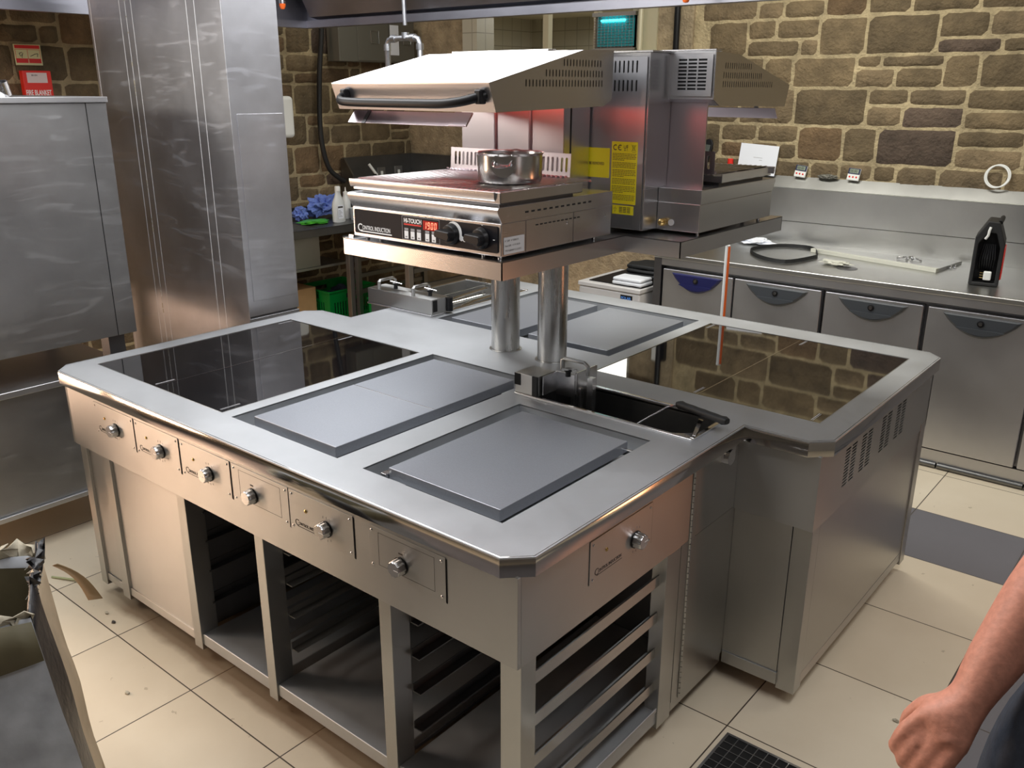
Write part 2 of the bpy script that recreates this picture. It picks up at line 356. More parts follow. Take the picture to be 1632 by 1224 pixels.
def in_poly(p, poly):
    c_ = False; j = len(poly) - 1
    for i in range(len(poly)):
        a, b = poly[i], poly[j]
        if (a[1] > p[1]) != (b[1] > p[1]) and p[0] < (b[0] - a[0]) * (p[1] - a[1]) / (b[1] - a[1]) + a[0]: c_ = not c_
        j = i
    return c_
def plate2d(name, outer, holes, z0, z1, mat, parent=None, M=None, bevel=0.0, rnd=0.0, res=6):
    """a sheet with holes: constrained triangulation, extruded between z0 and z1 (local z), placed by matrix M"""
    loops = [list(outer)] + [list(h) for h in holes]; vs, es = [], []
    for L in loops:
        n0 = len(vs); vs += [Vector(p[:2]) for p in L]; es += [(n0 + i, n0 + (i + 1) % len(L)) for i in range(len(L))]
    ov, oe, of, *_ = delaunay_2d_cdt(vs, es, [], 0, 1e-6)
    boxes = [(min(p[0] for p in h), max(p[0] for p in h), min(p[1] for p in h), max(p[1] for p in h), h) for h in holes]
    bm = bmesh.new(); lo = [bm.verts.new((v.x, v.y, z0)) for v in ov]; hi = [bm.verts.new((v.x, v.y, z1)) for v in ov]
    keep = []
    for f in of:
        c_ = sum((ov[i] for i in f), Vector((0, 0))) / len(f)
        if not in_poly(c_, outer): continue
        if any(b[0] < c_.x < b[1] and b[2] < c_.y < b[3] and in_poly(c_, b[4]) for b in boxes): continue
        keep.append(f)
    cnt = {}
    for f in keep:
        for i in range(len(f)):
            e = tuple(sorted((f[i], f[(i + 1) % len(f)]))); cnt[e] = cnt.get(e, 0) + 1
        bm.faces.new([hi[i] for i in f]); bm.faces.new([lo[i] for i in reversed(f)])
    for (i, j), n_ in cnt.items():
        if n_ == 1: bm.faces.new((lo[i], lo[j], hi[j], hi[i]))
    for v in [v for v in bm.verts if not v.link_faces]: bm.verts.remove(v)
    bmesh.ops.recalc_face_normals(bm, faces=bm.faces)
    if bevel: bmesh.ops.dissolve_limit(bm, angle_limit=0.01, verts=bm.verts, edges=bm.edges)
    me = bpy.data.meshes.new(name); bm.to_mesh(me); bm.free()
    if M is not None: me.transform(M)
    return link(name, me, mat, parent, bevel)
def rect(x0, x1, y0, y1): return [(x0, y0), (x1, y0), (x1, y1), (x0, y1)]
def slot(cx, cy, w, h, n=4):
    """stadium-shaped hole: w wide, h high"""
    pts = []
    if h >= w:
        r = w / 2
        for i in range(n + 1): a = PI * i / n; pts.append((cx + r * math.cos(a), cy + h / 2 - r + r * math.sin(a)))
        for i in range(n + 1): a = PI + PI * i / n; pts.append((cx + r * math.cos(a), cy - h / 2 + r + r * math.sin(a)))
    else:
        r = h / 2
        for i in range(n + 1): a = -PI / 2 + PI * i / n; pts.append((cx + w / 2 - r + r * math.cos(a), cy + r * math.sin(a)))
        for i in range(n + 1): a = PI / 2 + PI * i / n; pts.append((cx - w / 2 + r + r * math.cos(a), cy + r * math.sin(a)))
    return pts
def frame(o, x, y):
    """matrix with origin o, x axis x, y axis y"""
    x = Vector(x).normalized(); y = Vector(y); y = (y - x * x.dot(y)).normalized(); z = x.cross(y)
    return Matrix(((x.x, y.x, z.x, o[0]), (x.y, y.y, z.y, o[1]), (x.z, y.z, z.z, o[2]), (0, 0, 0, 1)))
def text(name, body, size, M, mat, parent, ext=0.0004, sx=1.0, align='LEFT', bold=0.0, space=1.0):
    cu = bpy.data.curves.new(name, 'FONT'); cu.body = body; cu.size = size; cu.extrude = ext; cu.align_x = align; cu.offset = bold; cu.space_character = space
    tmp = bpy.data.objects.new(name, cu); C.objects.link(tmp)
    dg = bpy.context.evaluated_depsgraph_get(); me = bpy.data.meshes.new_from_object(tmp.evaluated_get(dg))
    bpy.data.objects.remove(tmp); bpy.data.curves.remove(cu)
    me.transform(M @ Matrix.Diagonal((sx, 1, 1, 1))); me.name = name; me.materials.clear()
    return link(name, me, mat, parent)
def arcpts(c, r, a0, a1, n, fx, fy):
    c = Vector(c); fx = Vector(fx); fy = Vector(fy)
    return [c + fx * (r * math.cos(a0 + (a1 - a0) * i / n)) + fy * (r * math.sin(a0 + (a1 - a0) * i / n)) for i in range(n + 1)]
def blob(name, c, size, mat, parent=None, amp=0.3, freq=3.0, seed=0, sub=4):
    """a crumpled lump"""
    bm = bmesh.new(); bmesh.ops.create_icosphere(bm, subdivisions=sub, radius=1)
    for v in bm.verts:
        n = noise.noise(v.co * freq + Vector((seed, 0, 0))) + 0.5 * noise.noise(v.co * freq * 2.3 + Vector((0, seed, 0)))
        k = 1 + amp * n; v.co = Vector((v.co.x * size[0] * k, v.co.y * size[1] * k, max(v.co.z, -0.75) * size[2] * k))
    z0 = min(v.co.z for v in bm.verts)
    for v in bm.verts: v.co += Vector(c) - Vector((0, 0, z0))
    me = bpy.data.meshes.new(name); bm.to_mesh(me); bm.free()
    o = link(name, me, mat, parent); return o

# ------------------------------------------------------------------ room shell
XL, YB, XR, YF, ZC = -4.6, 4.2, 3.8, -4.0, 3.0
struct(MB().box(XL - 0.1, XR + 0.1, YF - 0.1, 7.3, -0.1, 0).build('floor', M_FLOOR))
struct(MB().box(XL - 0.1, XR + 0.1, YF - 0.1, 4.45, ZC, ZC + 0.1).build('ceiling', M_PAINT))
struct(MB().box(XR, XR + 0.1, YF, YB, 0, ZC).build('wall_right', M_PAINT))
struct(MB().box(XL, XR, YF - 0.1, YF, 0, ZC).build('wall_front', M_PAINT))
# hatch opening in the back wall
HX0, HX1, HZ0, HZ1 = -3.93, -2.33, 1.78, 2.50
def stone_wall(name, O, U, Nn, u0, u1, z0, z1, seed, holes=(), plaster=(), tint=1.0, back=0.12):
    """random-coursed squared rubble: bulging blocks on a mortar bed, one mesh; plaster: (u0,u1,z0,z1) bands without stones"""
    rnd = random.Random(seed); O = Vector(O); U = Vector(U); Nn = Vector(Nn); bm = bmesh.new()
    lay = bm.loops.layers.float_color.new('tone')
    def P(u, z, d): return O + U * u + Vector((0, 0, z)) + Nn * d
    def paint(f, col):
        for l in f.loops: l[lay] = (*col, 1)
    mort = (0.44 * tint, 0.355 * tint, 0.21 * tint); plas = (0.38 * tint, 0.30 * tint, 0.19 * tint)
    # mortar bed as a box with the holes cut by cells
    us = sorted({u0, u1} | {h[i] for h in list(holes) + list(plaster) for i in (0, 1)}); zs = sorted({z0, z1} | {h[i] for h in list(holes) + list(plaster) for i in (2, 3)})
    us = [u for u in us if u0 <= u <= u1]; zs = [z for z in zs if z0 <= z <= z1]
    def inside(u, z, L): return any(h[0] < u < h[1] and h[2] < z < h[3] for h in L)
    for a, b in zip(us, us[1:]):
        for c, d in zip(zs, zs[1:]):
            if inside((a + b) / 2, (c + d) / 2, holes): continue
            col = plas if inside((a + b) / 2, (c + d) / 2, plaster) else mort
            dd = 0.022 if col is plas else 0.0
            vs = [bm.verts.new(P(u, z, k)) for k in (dd, -back) for u, z in ((a, c), (b, c), (b, d), (a, d))]
            for q in ((0, 1, 2, 3), (4, 7, 6, 5), (0, 4, 5, 1), (1, 5, 6, 2), (2, 6, 7, 3), (3, 7, 4, 0)):
                paint(bm.faces.new([vs[i] for i in q]), col)
    def block(a, b, c, d):
        if b - a < 0.04 or d - c < 0.03: return
        g = 0.0065
        a, b, c, d = a + g, b - g, c + g, d - g
        mu, mz = (a + b) / 2, (c + d) / 2
        if inside(mu, mz, holes) or inside(mu, mz, plaster): return
        for h in list(holes) + list(plaster):   # trim against openings
            if h[2] < d and h[3] > c:
                if a < h[0] < b: b = h[0] - 0.004
                if a < h[1] < b: a = h[1] + 0.004
        if b - a < 0.04: return
        t = rnd.random(); k = rnd.uniform(0.72, 1.18)
        base = (0.168, 0.122, 0.066) if t < 0.55 else ((0.200, 0.146, 0.082) if t < 0.78 else ((0.190, 0.122, 0.062) if t < 0.93 else (0.100, 0.070, 0.050)))
        col = tuple(x * k * tint for x in base)
        nu, nz = max(5, int((b - a) / 0.028)), max(5, int((d - c) / 0.028)); grid = []
        hgt = rnd.uniform(0.009, 0.015); off = rnd.uniform(0, 99); tu, tz = rnd.uniform(-.003, .003), rnd.uniform(-.003, .003)
        for j in range(nz + 1):
            row = []
            for i in range(nu + 1):
                s, q = i / nu, j / nz
                u, z = a + (b - a) * s, c + (d - c) * q
                e = min(s * (b - a), (1 - s) * (b - a), q * (d - c), (1 - q) * (d - c))
                prof = min(1, e / 0.012) ** 0.55
                nn = noise.noise(Vector((u * 16 + off, z * 16, off))) + 0.5 * noise.noise(Vector((u * 40 + off, z * 40, off)))
                dep = prof * max(0.0025, hgt + 0.003 * nn + tu * (s - .5) * 2 + tz * (q - .5) * 2) - 0.0012
                # soften corners
                cs = min(s, 1 - s) * (b - a); cq = min(q, 1 - q) * (d - c); wob = 0.007 * noise.noise(Vector((u * 13, z * 13, off)))
                if e < 0.001:
                    pull = max(0, 0.016 - (cs + cq)) * 0.22
                    u += (pull if s < .5 else -pull) + (wob if s in (0, 1) else 0); z += (pull if q < .5 else -pull) + (wob if q in (0, 1) else 0)
                row.append(bm.verts.new(P(u, z, dep)))
            grid.append(row)
        for j in range(nz):
            for i in range(nu): paint(bm.faces.new((grid[j][i], grid[j][i + 1], grid[j + 1][i + 1], grid[j + 1][i])), col)
    z = z0
    while z < z1 - 0.05:
        h = min(rnd.uniform(0.15, 0.25), z1 - z)
        if z1 - z - h < 0.07: h = z1 - z
        u = u0 - rnd.uniform(0, 0.2)
        while u < u1:
            if rnd.random() < (0.40 if h > 0.17 else 0.12):
                wd = rnd.uniform(0.3, 0.62); sp = h * rnd.uniform(0.36, 0.64)
                for c, d in ((z, z + sp), (z + sp, z + h)):
                    v = u
                    while v < u + wd - 0.001:
                        ww = rnd.uniform(0.14, 0.34)
                        if u + wd - v - ww < 0.1: ww = u + wd - v
                        block(max(v, u0), min(v + ww, u1), c, d); v += ww
            else:
                wd = rnd.uniform(0.17, 0.38) * (1.15 if h > 0.2 else 1); block(max(u, u0), min(u + wd, u1), z, z + h)
            u += wd
        z += h
    me = bpy.data.meshes.new(name); bmesh.ops.recalc_face_normals(bm, faces=bm.faces); bm.to_mesh(me); bm.free()
    me.shade_smooth(); me.set_sharp_from_angle(angle=math.radians(50)); me.materials.append(M_STONE)
    o = bpy.data.objects.new(name, me); C.objects.link(o); return struct(o)
stone_wall('wall_back', (0, YB, 0), (1, 0, 0), (0, -1, 0), XL, XR, 0.0, ZC, 11,
           holes=[(HX0, HX1, HZ0, HZ1)], plaster=[(XL, HX0, 0, ZC), (HX0, HX1, 0, HZ0), (HX0, HX1, HZ1, ZC), (HX1, -1.97, 0, ZC)])
stone_wall('wall_left', (XL, 0, 0), (0, 1, 0), (1, 0, 0), YF, YB, 0.0, ZC, 5, tint=0.92)

# room beyond the hatch
struct(MB().box(HX0 - 1.2, HX1 + 1.5, 6.5, 6.6, 0, 2.52).box(HX0 - 1.3, HX0 - 1.2, 4.32, 6.6, 0, 2.52).box(HX1 + 1.5, HX1 + 1.6, 4.32, 6.6, 0, 2.52).build('wall_hatch_room', M_WTILE))
struct(MB().box(HX0 - 1.3, HX1 + 1.6, 4.32, 6.6, 2.52, 2.62).build('ceiling_hatch_room', plain('hatch_ceiling', (0.6, 0.56, 0.42), 0.8)))
o = MB()
o.box(HX0 - 0.03, HX0 + 0.12, 4.16, 4.36, HZ0, HZ1).box(HX1 - 0.03, HX1 + 0.0, 4.19, 4.36, HZ0, HZ1)
struct(o.build('trim_1', M_WTILE))
struct(MB().box(-3.25, -3.20, 4.26, 4.31, HZ0, HZ1).build('trim_2', M_CREAMBAR))
struct(MB().box(-2.80, -2.765, 4.26, 4.31, HZ0, HZ1).build('trim_3', M_CREAMBAR))
struct(MB().box(HX0, HX1, 4.14, 4.34, HZ0 - 0.04, HZ0).build('trim_4', M_BENCH))
struct(MB().box(HX1 - 0.09, HX1 + 0.10, 4.165, 4.18, 2.085, HZ1).box(-2.74, -2.1, 4.10, 4.18, 2.05, 2.085).build('trim_5', M_CREAMBAR))
struct(MB().cyl((HX1 - 0.005, 4.13, 2.09), (HX1 - 0.005, 4.13, 2.9), 0.018).build('trim_6', M_CREAMBAR))

# ------------------------------------------------------------------ the cooking island
TOP = 0.905; LX = -2.1398; W1 = 1.056; PR = 0.2497; W2 = 2.2217; c = 0.055; LIP = 0.0475
BL = -(2.1398 - 0.2497)     # the back-left edge, mirror of the front-right one
isl = thing('cooking_island', 'large stainless steel cooking island with hobs, hotplates and open racks in the room centre', 'cooking island', (-1.0, 1.1, 0))
outline = [(LX + c, 0), (-c, 0), (0, c), (0, W1), (PR - c, W1), (PR, W1 + c), (PR, W2 - c), (PR - c, W2), (BL + c, W2), (BL, W2 - c), (BL, W2 - W1), (LX + c, W2 - W1), (LX, W2 - W1 - c), (LX, c)]
H = dict(g1=(-2.06, -1.278, .129, .977), g2=(-.647, .163, 1.216, 2.083), p1=(-1.227, -.735, .128, .995), p2=(-.633, -.154, .127, .778),
         p3=(-1.59, -.706, 1.395, 2.092), f1=(-.69, -.075, .855, 1.05), f2=(-2.02, -1.64, 1.405, 2.05))
plate2d('worktop', outline, [rect(*H[k]) for k in H], TOP - 0.004, TOP, M_TOP, isl)
# folded polished lip
mb = MB(); n = len(outline)
bm = mb.bm
def inset_pt(i, d):
    p0, p1, p2 = Vector(outline[i - 1]), Vector(outline[i]), Vector(outline[(i + 1) % n])
    n1 = Vector((-(p1 - p0).y, (p1 - p0).x)).normalized(); n2 = Vector((-(p2 - p1).y, (p2 - p1).x)).normalized()
    b = (n1 + n2); b = b / (1 + n1.dot(n2)); return p1 + b * d
rings = []
for d, z in ((0.006, TOP), (0.0018, TOP - 0.0012), (0, TOP - 0.005), (0, TOP - LIP), (0.002, TOP - LIP - 0.002), (0.025, TOP - LIP - 0.002)):
    rings.append([bm.verts.new((*inset_pt(i, d), z + (0.0006 if d == 0.006 else 0))) for i in range(n)])
for a, b in zip(rings, rings[1:]):
    for i in range(n): bm.faces.new((a[i], a[(i + 1) % n], b[(i + 1) % n], b[i]))
mb.build('worktop_edge', M_LIP, isl)
# apron (fascia) round the body
AP0, AP1, INS = 0.626, TOP - LIP, 0.0225
BX0, BX1 = LX + 0.045, -INS
mb = MB()
mb.box(BX0 + 0.006, BX1, INS, INS + 0.012, AP0, AP1)                       # front
mb.box(BX1 - 0.012, BX1, INS + 0.0125, W1 + INS - 0.0003, AP0, AP1)            # right, near part
mb.box(BX0, BX0 + 0.012, INS + 0.0125, W2 - W1 - INS, AP0, AP1)            # left
mb.box(BL + INS, PR - INS, W2 - INS - 0.012, W2 - INS, AP0, AP1)           # back
mb.box(BL + INS, BL + INS + 0.012, W2 - W1 - INS, W2 - INS, AP0, AP1)
mb.build('apron', M_BODY, isl, 0.0012)
mb = MB(); mb.box(BX0 - 0.012, BX0 + 0.005, INS + 0.002, INS + 0.03, AP0, AP1)
mb.build('corner_post', M_BODYV, isl, 0.001)
# right wing fascia and louvred side
mb = MB(); mb.box(-0.025, PR - INS - 0.001, W1 + INS, W1 + INS + 0.012, AP0 - 0.006, AP1)
mb.build('apron', M_BODY, isl, 0.0012)
sl = []
for g, yy in enumerate((1.31, 1.365, 1.455, 1.51, 1.645, 1.70, 1.80, 1.855)):
    for k in range(12):
        sl.append(slot(yy, 0.692 + k * 0.0108 + (0.006 if g >= 4 else 0), 0.044, 0.0066, 3))
# keep groups of slots in the four blocks of the photograph
SX = PR - INS
Mside = frame((SX, 0, 0), (0, 1, 0), (0, 0, 1))
plate2d('louvred_side', rect(W1 + INS + 0.0, W2 - INS, AP0 - 0.006, AP1), sl, -0.0025, 0.0, M_BODY, isl, Mside)
MB().box(SX - 0.03, SX - 0.006, 1.2, 1.95, AP0 + 0.03, AP1 - 0.01).build('louvre_backing', M_VOID, isl)
BOT, FOOT = 0.062, 0.045
mb = MB()
mb.box(-0.0224, SX - 0.0625, W1 + INS + 0.008, W1 + INS + 0.016, 0.105, AP0)         # recessed front panel of the wing
mb.build('end_panel', M_BODYV, isl, 0.001)
mb = MB(); mb.box(SX - 0.008, SX - 0.003, W1 + INS + 0.0705, W2 - 0.09, 0.10, AP0 - 0.0065); mb.build('side_panel', M_BODYV, isl, 0.001)
mb = MB(); mb.box(-0.02, SX - 0.06, W1 + INS + 0.003, W1 + INS + 0.03, BOT, 0.105); mb.build('kick_rail', M_BODY, isl, 0.001)
mb = MB(); mb.box(SX - 0.03, SX - 0.002, W1 + 0.08, W2 - 0.09, BOT, 0.10); mb.build('kick_rail', M_BODY, isl, 0.001)
def leg(x0, x1, y0, y1, z1=AP0 + 0.02, z0=FOOT): MB().box(x0, x1, y0, y1, z0, z1).build('leg', M_BODYV, isl, 0.0015)
leg(SX - 0.062, SX - 0.0027, W1 + INS + 0.0125, W1 + INS + 0.07); leg(SX - 0.045, SX + 0.002, W2 - 0.09, W2 - INS - 0.013)
for x0, x1 in ((-2.098, -2.055), (-1.935, -1.885), (-1.452, -1.405), (-1.032, -0.990), (-0.496, -0.452)):
    leg(x0, x1, 0.040, 0.105)
leg(-0.085, -0.0238, 0.0375, 0.092, AP0 - 0.0003); leg(-0.07, -0.0238, 0.68, 0.7555, AP0 - 0.0003)
leg(-2.098, -2.055, 1.02, 1.08); leg(BL + 0.03, BL + 0.075, 2.12, 2.18); leg(-1.0, -0.95, 2.12, 2.18)
# base trays, shelves and closed front panels
mb = MB(); mb.box(-1.885, -1.452, 0.05, 0.056, 0.095, AP0 + 0.01); mb.box(-2.055, -1.935, 0.05, 0.056, 0.095, AP0 + 0.01)
mb.build('front_panel', M_BODY, isl)
mb = MB(); mb.box(-2.055, -1.935, 0.046, 0.07, BOT, 0.095).box(-1.885, -1.452, 0.046, 0.07, BOT, 0.095); mb.build('kick_rail', M_BODY, isl, 0.001)
for x0, x1 in ((-1.405, -1.032), (-0.99, -0.496), (-0.452, -0.085)):
    mb = MB(); mb.box(x0, x1, 0.046, 0.985, BOT, 0.105); mb.build('base_tray', M_TOP, isl, 0.003)
mb = MB(); mb.box(-0.085, -0.03, 0.092, 0.70, BOT, 0.105).box(-0.033, -0.027, 0.092, 0.70, 0.105, 0.118); mb.build('base_tray', M_TOP, isl, 0.002)
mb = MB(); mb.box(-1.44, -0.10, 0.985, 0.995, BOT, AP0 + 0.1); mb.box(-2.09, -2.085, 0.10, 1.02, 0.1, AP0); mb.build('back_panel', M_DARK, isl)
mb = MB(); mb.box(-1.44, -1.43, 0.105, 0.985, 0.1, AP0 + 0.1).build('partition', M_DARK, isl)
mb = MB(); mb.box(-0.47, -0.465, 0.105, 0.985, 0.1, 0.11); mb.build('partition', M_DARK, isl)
# body side with piano hinge next to the rack bay
mb = MB(); mb.box(-0.0265, -0.0225, 0.756, W1 + INS + 0.015, 0.095, AP0 - 0.0005).box(-0.04, -0.024, 0.756, W1 + INS, BOT, 0.095); mb.build('side_panel', M_BODYV, isl)
mb = MB()
for k in range(40):
    z = 0.09 + k * 0.0188
    mb.cyl((-0.0205, 0.80, z), (-0.0205, 0.80, z + 0.0165), 0.0045, seg=8)
mb.box(-0.0222, -0.0205, 0.795, 0.83, 0.09, 0.84); mb.build('piano_hinge', M_BODYV, isl)
mb = MB(); mb.cyl((-0.10, 0.985, AP1 - 0.03), (0.0, 0.985, AP1 - 0.03), 0.024).box(-0.06, -0.014, 0.96, 1.04, AP1 - 0.03, AP1)
mb.build('drain_pipe', M_CHROME, isl)
# core body so nothing is hollow beyond the bays
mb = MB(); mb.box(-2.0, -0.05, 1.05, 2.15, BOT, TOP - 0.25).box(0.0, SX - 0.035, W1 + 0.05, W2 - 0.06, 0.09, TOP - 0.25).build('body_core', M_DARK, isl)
# runners: pairs of folded angle rails
def runner(x, side, z, y0=0.10, y1=0.975, mat=M_BODY):
    mb = MB()
    if side > 0: mb.prism([(x, z), (x + 0.030, z), (x + 0.030, z + 0.004), (x + 0.003, z + 0.004), (x + 0.003, z + 0.024), (x, z + 0.024)], 'y', y0, y1)
    else: mb.prism([(x, z), (x - 0.030, z), (x - 0.030, z + 0.004), (x - 0.003, z + 0.004), (x - 0.003, z + 0.024), (x, z + 0.024)], 'y', y0, y1)
    mb.build('runner', mat, isl)
for z in (0.20, 0.32, 0.43, 0.535):
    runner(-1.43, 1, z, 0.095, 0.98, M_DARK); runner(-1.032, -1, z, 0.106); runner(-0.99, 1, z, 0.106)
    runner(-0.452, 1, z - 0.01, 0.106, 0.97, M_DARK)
for z in (0.165, 0.285, 0.405, 0.525):
    mb = MB(); mb.prism([(-0.075, z), (-0.045, z), (-0.045, z + 0.034), (-0.049, z + 0.034), (-0.049, z + 0.005), (-0.075, z + 0.005)], 'y', 0.088, 0.69)
    mb.build('runner', M_BODY, isl)
# inner oblique chute seen through the side bay
mb = MB(); M = Matrix.Translation((-0.22, 0.52, 0.50)) @ Matrix.Rotation(0.6, 4, 'Y'); mb.box(-0.03, 0.03, -0.06, 0.06, -0.16, 0.16, M)
mb.build('waste_chute', M_BODYV, isl, 0.002)

# hobs
def hob(x0, x1, y0, y1, name):
    h = MB().box(x0 + .001, x1 - .001, y0 + .001, y1 - .001, TOP - 0.008, TOP - 0.001).build(name, M_GLASS, isl)
    xm = (x0 + x1) / 2 + (-0.005)
    mb = MB().box(xm - 0.0018, xm + 0.0018, y0 + .001, y1 - .001, TOP - 0.0015, TOP - 0.0002)
    mb.build('glass_joint', M_CHROME, h)
    for xx, yy in ((xm - 0.02, y0 + 0.006), (x1 - 0.035, y0 + 0.006), (x0 + 0.02, y1 - 0.09), (xm + 0.02, y1 - 0.09)):
        mb = MB(); mb.box(xx, xx + 0.0025, yy + 0.01, yy + 0.08, TOP - 0.001, TOP - 0.0006)
        mb.box(xx + 0.006, xx + 0.0075, yy + 0.01, yy + 0.08, TOP - 0.001, TOP - 0.0006)
        mb.build('hob_marking', M_MARK, h)
    mb = MB(); t = 0.0022
    mb.box(x0, x1, y0, y0 + t, TOP - 0.006, TOP + 0.0006).box(x0, x1, y1 - t, y1, TOP - 0.006, TOP + 0.0006).box(x0, x0 + t, y0 + t, y1 - t, TOP - 0.006, TOP + 0.0006).box(x1 - t, x1, y0 + t, y1 - t, TOP - 0.006, TOP + 0.0006)
    mb.build('hob_frame', M_BODY, h)
hob(*H['g1'], 'induction_hob'); hob(*H['g2'], 'induction_hob')
# recessed wells with hotplates
def well(x0, x1, y0, y1, dep=0.05, mat=M_TOP):
    mb = MB(); z0, z1, t = TOP - dep, TOP - 0.002, 0.003
    mb.box(x0 - t, x1 + t, y0 - t, y1 + t, z0 - t, z0).box(x0 - t, x0, y0 - t, y1 + t, z0, z1).box(x1, x1 + t, y0 - t, y1 + t, z0, z1).box(x0, x1, y0 - t, y0, z0, z1).box(x0, x1, y1, y1 + t, z0, z1)
    return mb.build('well', mat, isl)
def hotplate(x0, x1, y0, y1, joint=None):
    h = MB().box(x0, x1, y0, y1, TOP - 0.028, TOP + 0.004).build('hotplate', M_PLATE, isl, 0.002)
    MB().box(x0 + 0.03, x1 - 0.03, y0 + 0.03, y1 - 0.03, TOP - 0.05, TOP - 0.028).build('hotplate_body', M_DARK, h)
    if joint: MB().box(x0 + 0.003, x1 - 0.003, joint - 0.0012, joint + 0.0012, TOP + 0.0038, TOP + 0.0044).build('plate_joint', M_CHROME, h)
well(*H['p1']); hotplate(-1.170, -0.791, .169, .943, .560)
well(*H['p2']); hotplate(-.578, -.196, .169, .724)
well(*H['p3']); hotplate(-1.545, -1.190, 1.435, 2.030); hotplate(-1.126, -.745, 1.440, 2.026)
mb = MB().box(-0.215, -0.16, 0.70, 0.712, TOP - 0.03, TOP - 0.012).box(-0.60, -0.58, 0.16, 0.185, TOP - 0.03, TOP - 0.014); mb.build('plate_bracket', M_CHROME, isl, 0.001)
# pasta boiler / fryer tanks with raised rims
def tank(x0, x1, y0, y1, dep):
    mb = MB(); z0, z1, t = TOP - dep, TOP + 0.004, 0.003
    mb.box(x0, x1, y0, y1, z0 - t, z0).box(x0 - t, x0, y0, y1, z0, z1).box(x1, x1 + t, y0, y1, z0, z1).box(x0 - t, x1 + t, y0 - t, y0, z0, z1).box(x0 - t, x1 + t, y1, y1 + t, z0, z1)
    tk = mb.build('fryer_tank', M_SINK if dep > .2 else M_BODY, isl)
    r = 0.016
    mb = MB()
    for a, b, cc, d in ((x0 - r, x1 + r, y0 - r, y0 - 0.003), (x0 - r, x1 + r, y1 + 0.003, y1 + r), (x0 - r, x0 - 0.003, y0 - 0.003, y1 + 0.003), (x1 + 0.003, x1 + r, y0 - 0.003, y1 + 0.003)):
        mb.box(a, b, cc, d, TOP, TOP + 0.0085)
    mb.build('tank_rim', M_CHROME, tk, 0.0025)
    return tk
tk = tank(*H['f1'], 0.22)
MB().lathe([(0.0, 0), (0.02, 0), (0.02, 0.006), (0.0, 0.006)], (-0.45, 0.95, TOP - 0.217)).build('drain_cap', M_CHROME, tk)
tk2 = tank(*H['f2'], 0.20)
# liner shelf with rounded scoop at the handle end of the right tank
plate2d('tank_baffle', [(-0.0755, 0.8555), (-0.0755, 0.972)] + [(-0.205 + 0.128 * math.cos(a), 0.978 - 0.118 * math.sin(a)) for a in [PI / 2 * i / 10 for i in range(11)]] + [(-0.205, 0.8555)], [], TOP - 0.006, TOP - 0.003, M_CHROME, tk)
# element heads that hinge over the tanks, with clamps
def element_head(x0, x1, y0, y1, clamps, along):
    h = MB().box(x0, x1, y0, y1, TOP + 0.009, TOP + 0.075).build('element_head', M_BODY, isl, 0.0015)
    for (cx, cy) in clamps:
        dx, dy = (0.0, 1.0) if along == 'y' else (1.0, 0.0)
        z = TOP + 0.075
        pts = [(cx, cy, z), (cx, cy, z + 0.034), (cx + dx * 0.008, cy + dy * 0.008, z + 0.040), (cx + dx * 0.085, cy + dy * 0.085, z + 0.040), (cx + dx * 0.10, cy + dy * 0.10, z + 0.03), (cx + dx * 0.10, cy + dy * 0.10, z - 0.0)]
        MB().tube(pts, (0.008, 0.006), 8).build('clamp_handle', M_BODY, h)
        kx, ky = cx + dx * 0.055 + (0.05 if along == 'y' else 0.0), cy + dy * 0.055 - (0.045 if along == 'x' else 0)
        mb = MB(); mb.lathe([(0.0, 0), (0.009, 0), (0.009, 0.016), (0.013, 0.018), (0.013, 0.025), (0.0, 0.026)], (kx, ky, z), seg=16)
        mb.build('clamp_knob', M_BLACK, h)
        MB().cyl((kx - 0.03 * dy - 0.005, ky - 0.03 * dx, z + 0.03), (kx + 0.02, ky + 0.02, z + 0.02), 0.003, seg=8).build('clamp_lever', M_CHROME, h)
    return h
hd = element_head(-2.03, -1.62, 1.392, 1.50, [(-1.96, 1.40), (-1.74, 1.40)], 'y')
MB().box(-1.622, -1.6185, 1.400, 1.425, TOP + 0.02, TOP + 0.07).build('vent_slot', M_VOID, hd)
MB().cyl((-1.618, 1.50, TOP + 0.01), (-1.618, 1.50, TOP + 0.07), 0.016, seg=12).build('hinge_pin', M_BLACK, hd)
hd = element_head(-0.703, -0.612, 0.842, 0.935, [(-0.60, 0.96)], 'x')
MB().box(-0.7045, -0.680, 0.8405, 0.8425, TOP + 0.035, TOP + 0.074).build('vent_slot', M_VOID, hd)
MB().box(-0.632, -0.612, 0.8395, 0.845, TOP + 0.01, TOP + 0.075).build('side_notch', M_BLACK, hd)
# fork-shaped bracket with folded copper-lit sheets right of the head
mb = MB()
mb.box(-0.606, -0.602, 0.80 + .06, 0.93, TOP + 0.012, TOP + 0.075).box(-0.606, -0.53, 0.93, 0.934, TOP + 0.0, TOP + 0.078)
mb.box(-0.53, -0.525, 0.934, 1.05, TOP + 0.012, TOP + 0.085)
mb.build('hinge_bracket', M_SAL, hd, 0.001)
mb = MB(); mb.box(-0.50, -0.478, 0.955, 0.975, TOP - 0.10, TOP + 0.07).box(-0.56, -0.545, 0.95, 0.965, TOP - 0.10, TOP + 0.04).box(-0.53, -0.52, 0.95, 0.965, TOP - 0.10, TOP + 0.03); mb.build('hinge_arm', M_SAL, hd, 0.001)
# baskets in the left tank: wire frames leaning over
for k, x in enumerate((-1.66, -1.78)):
    mb = MB()
    for j in (0, 0.012): mb.tube([(x + j + .02, 1.52, TOP + 0.0), (x + j, 1.70 + .05 * k, TOP + 0.012), (x + j - 0.02, 1.95, TOP + 0.012)], 0.004, 8)
    mb.build('basket_rail', M_CHROME, tk2)
blob('tank_foam', (-1.72, 1.62, TOP - 0.16), (0.06, 0.04, 0.02), M_CHROME, tk2, 0.3)
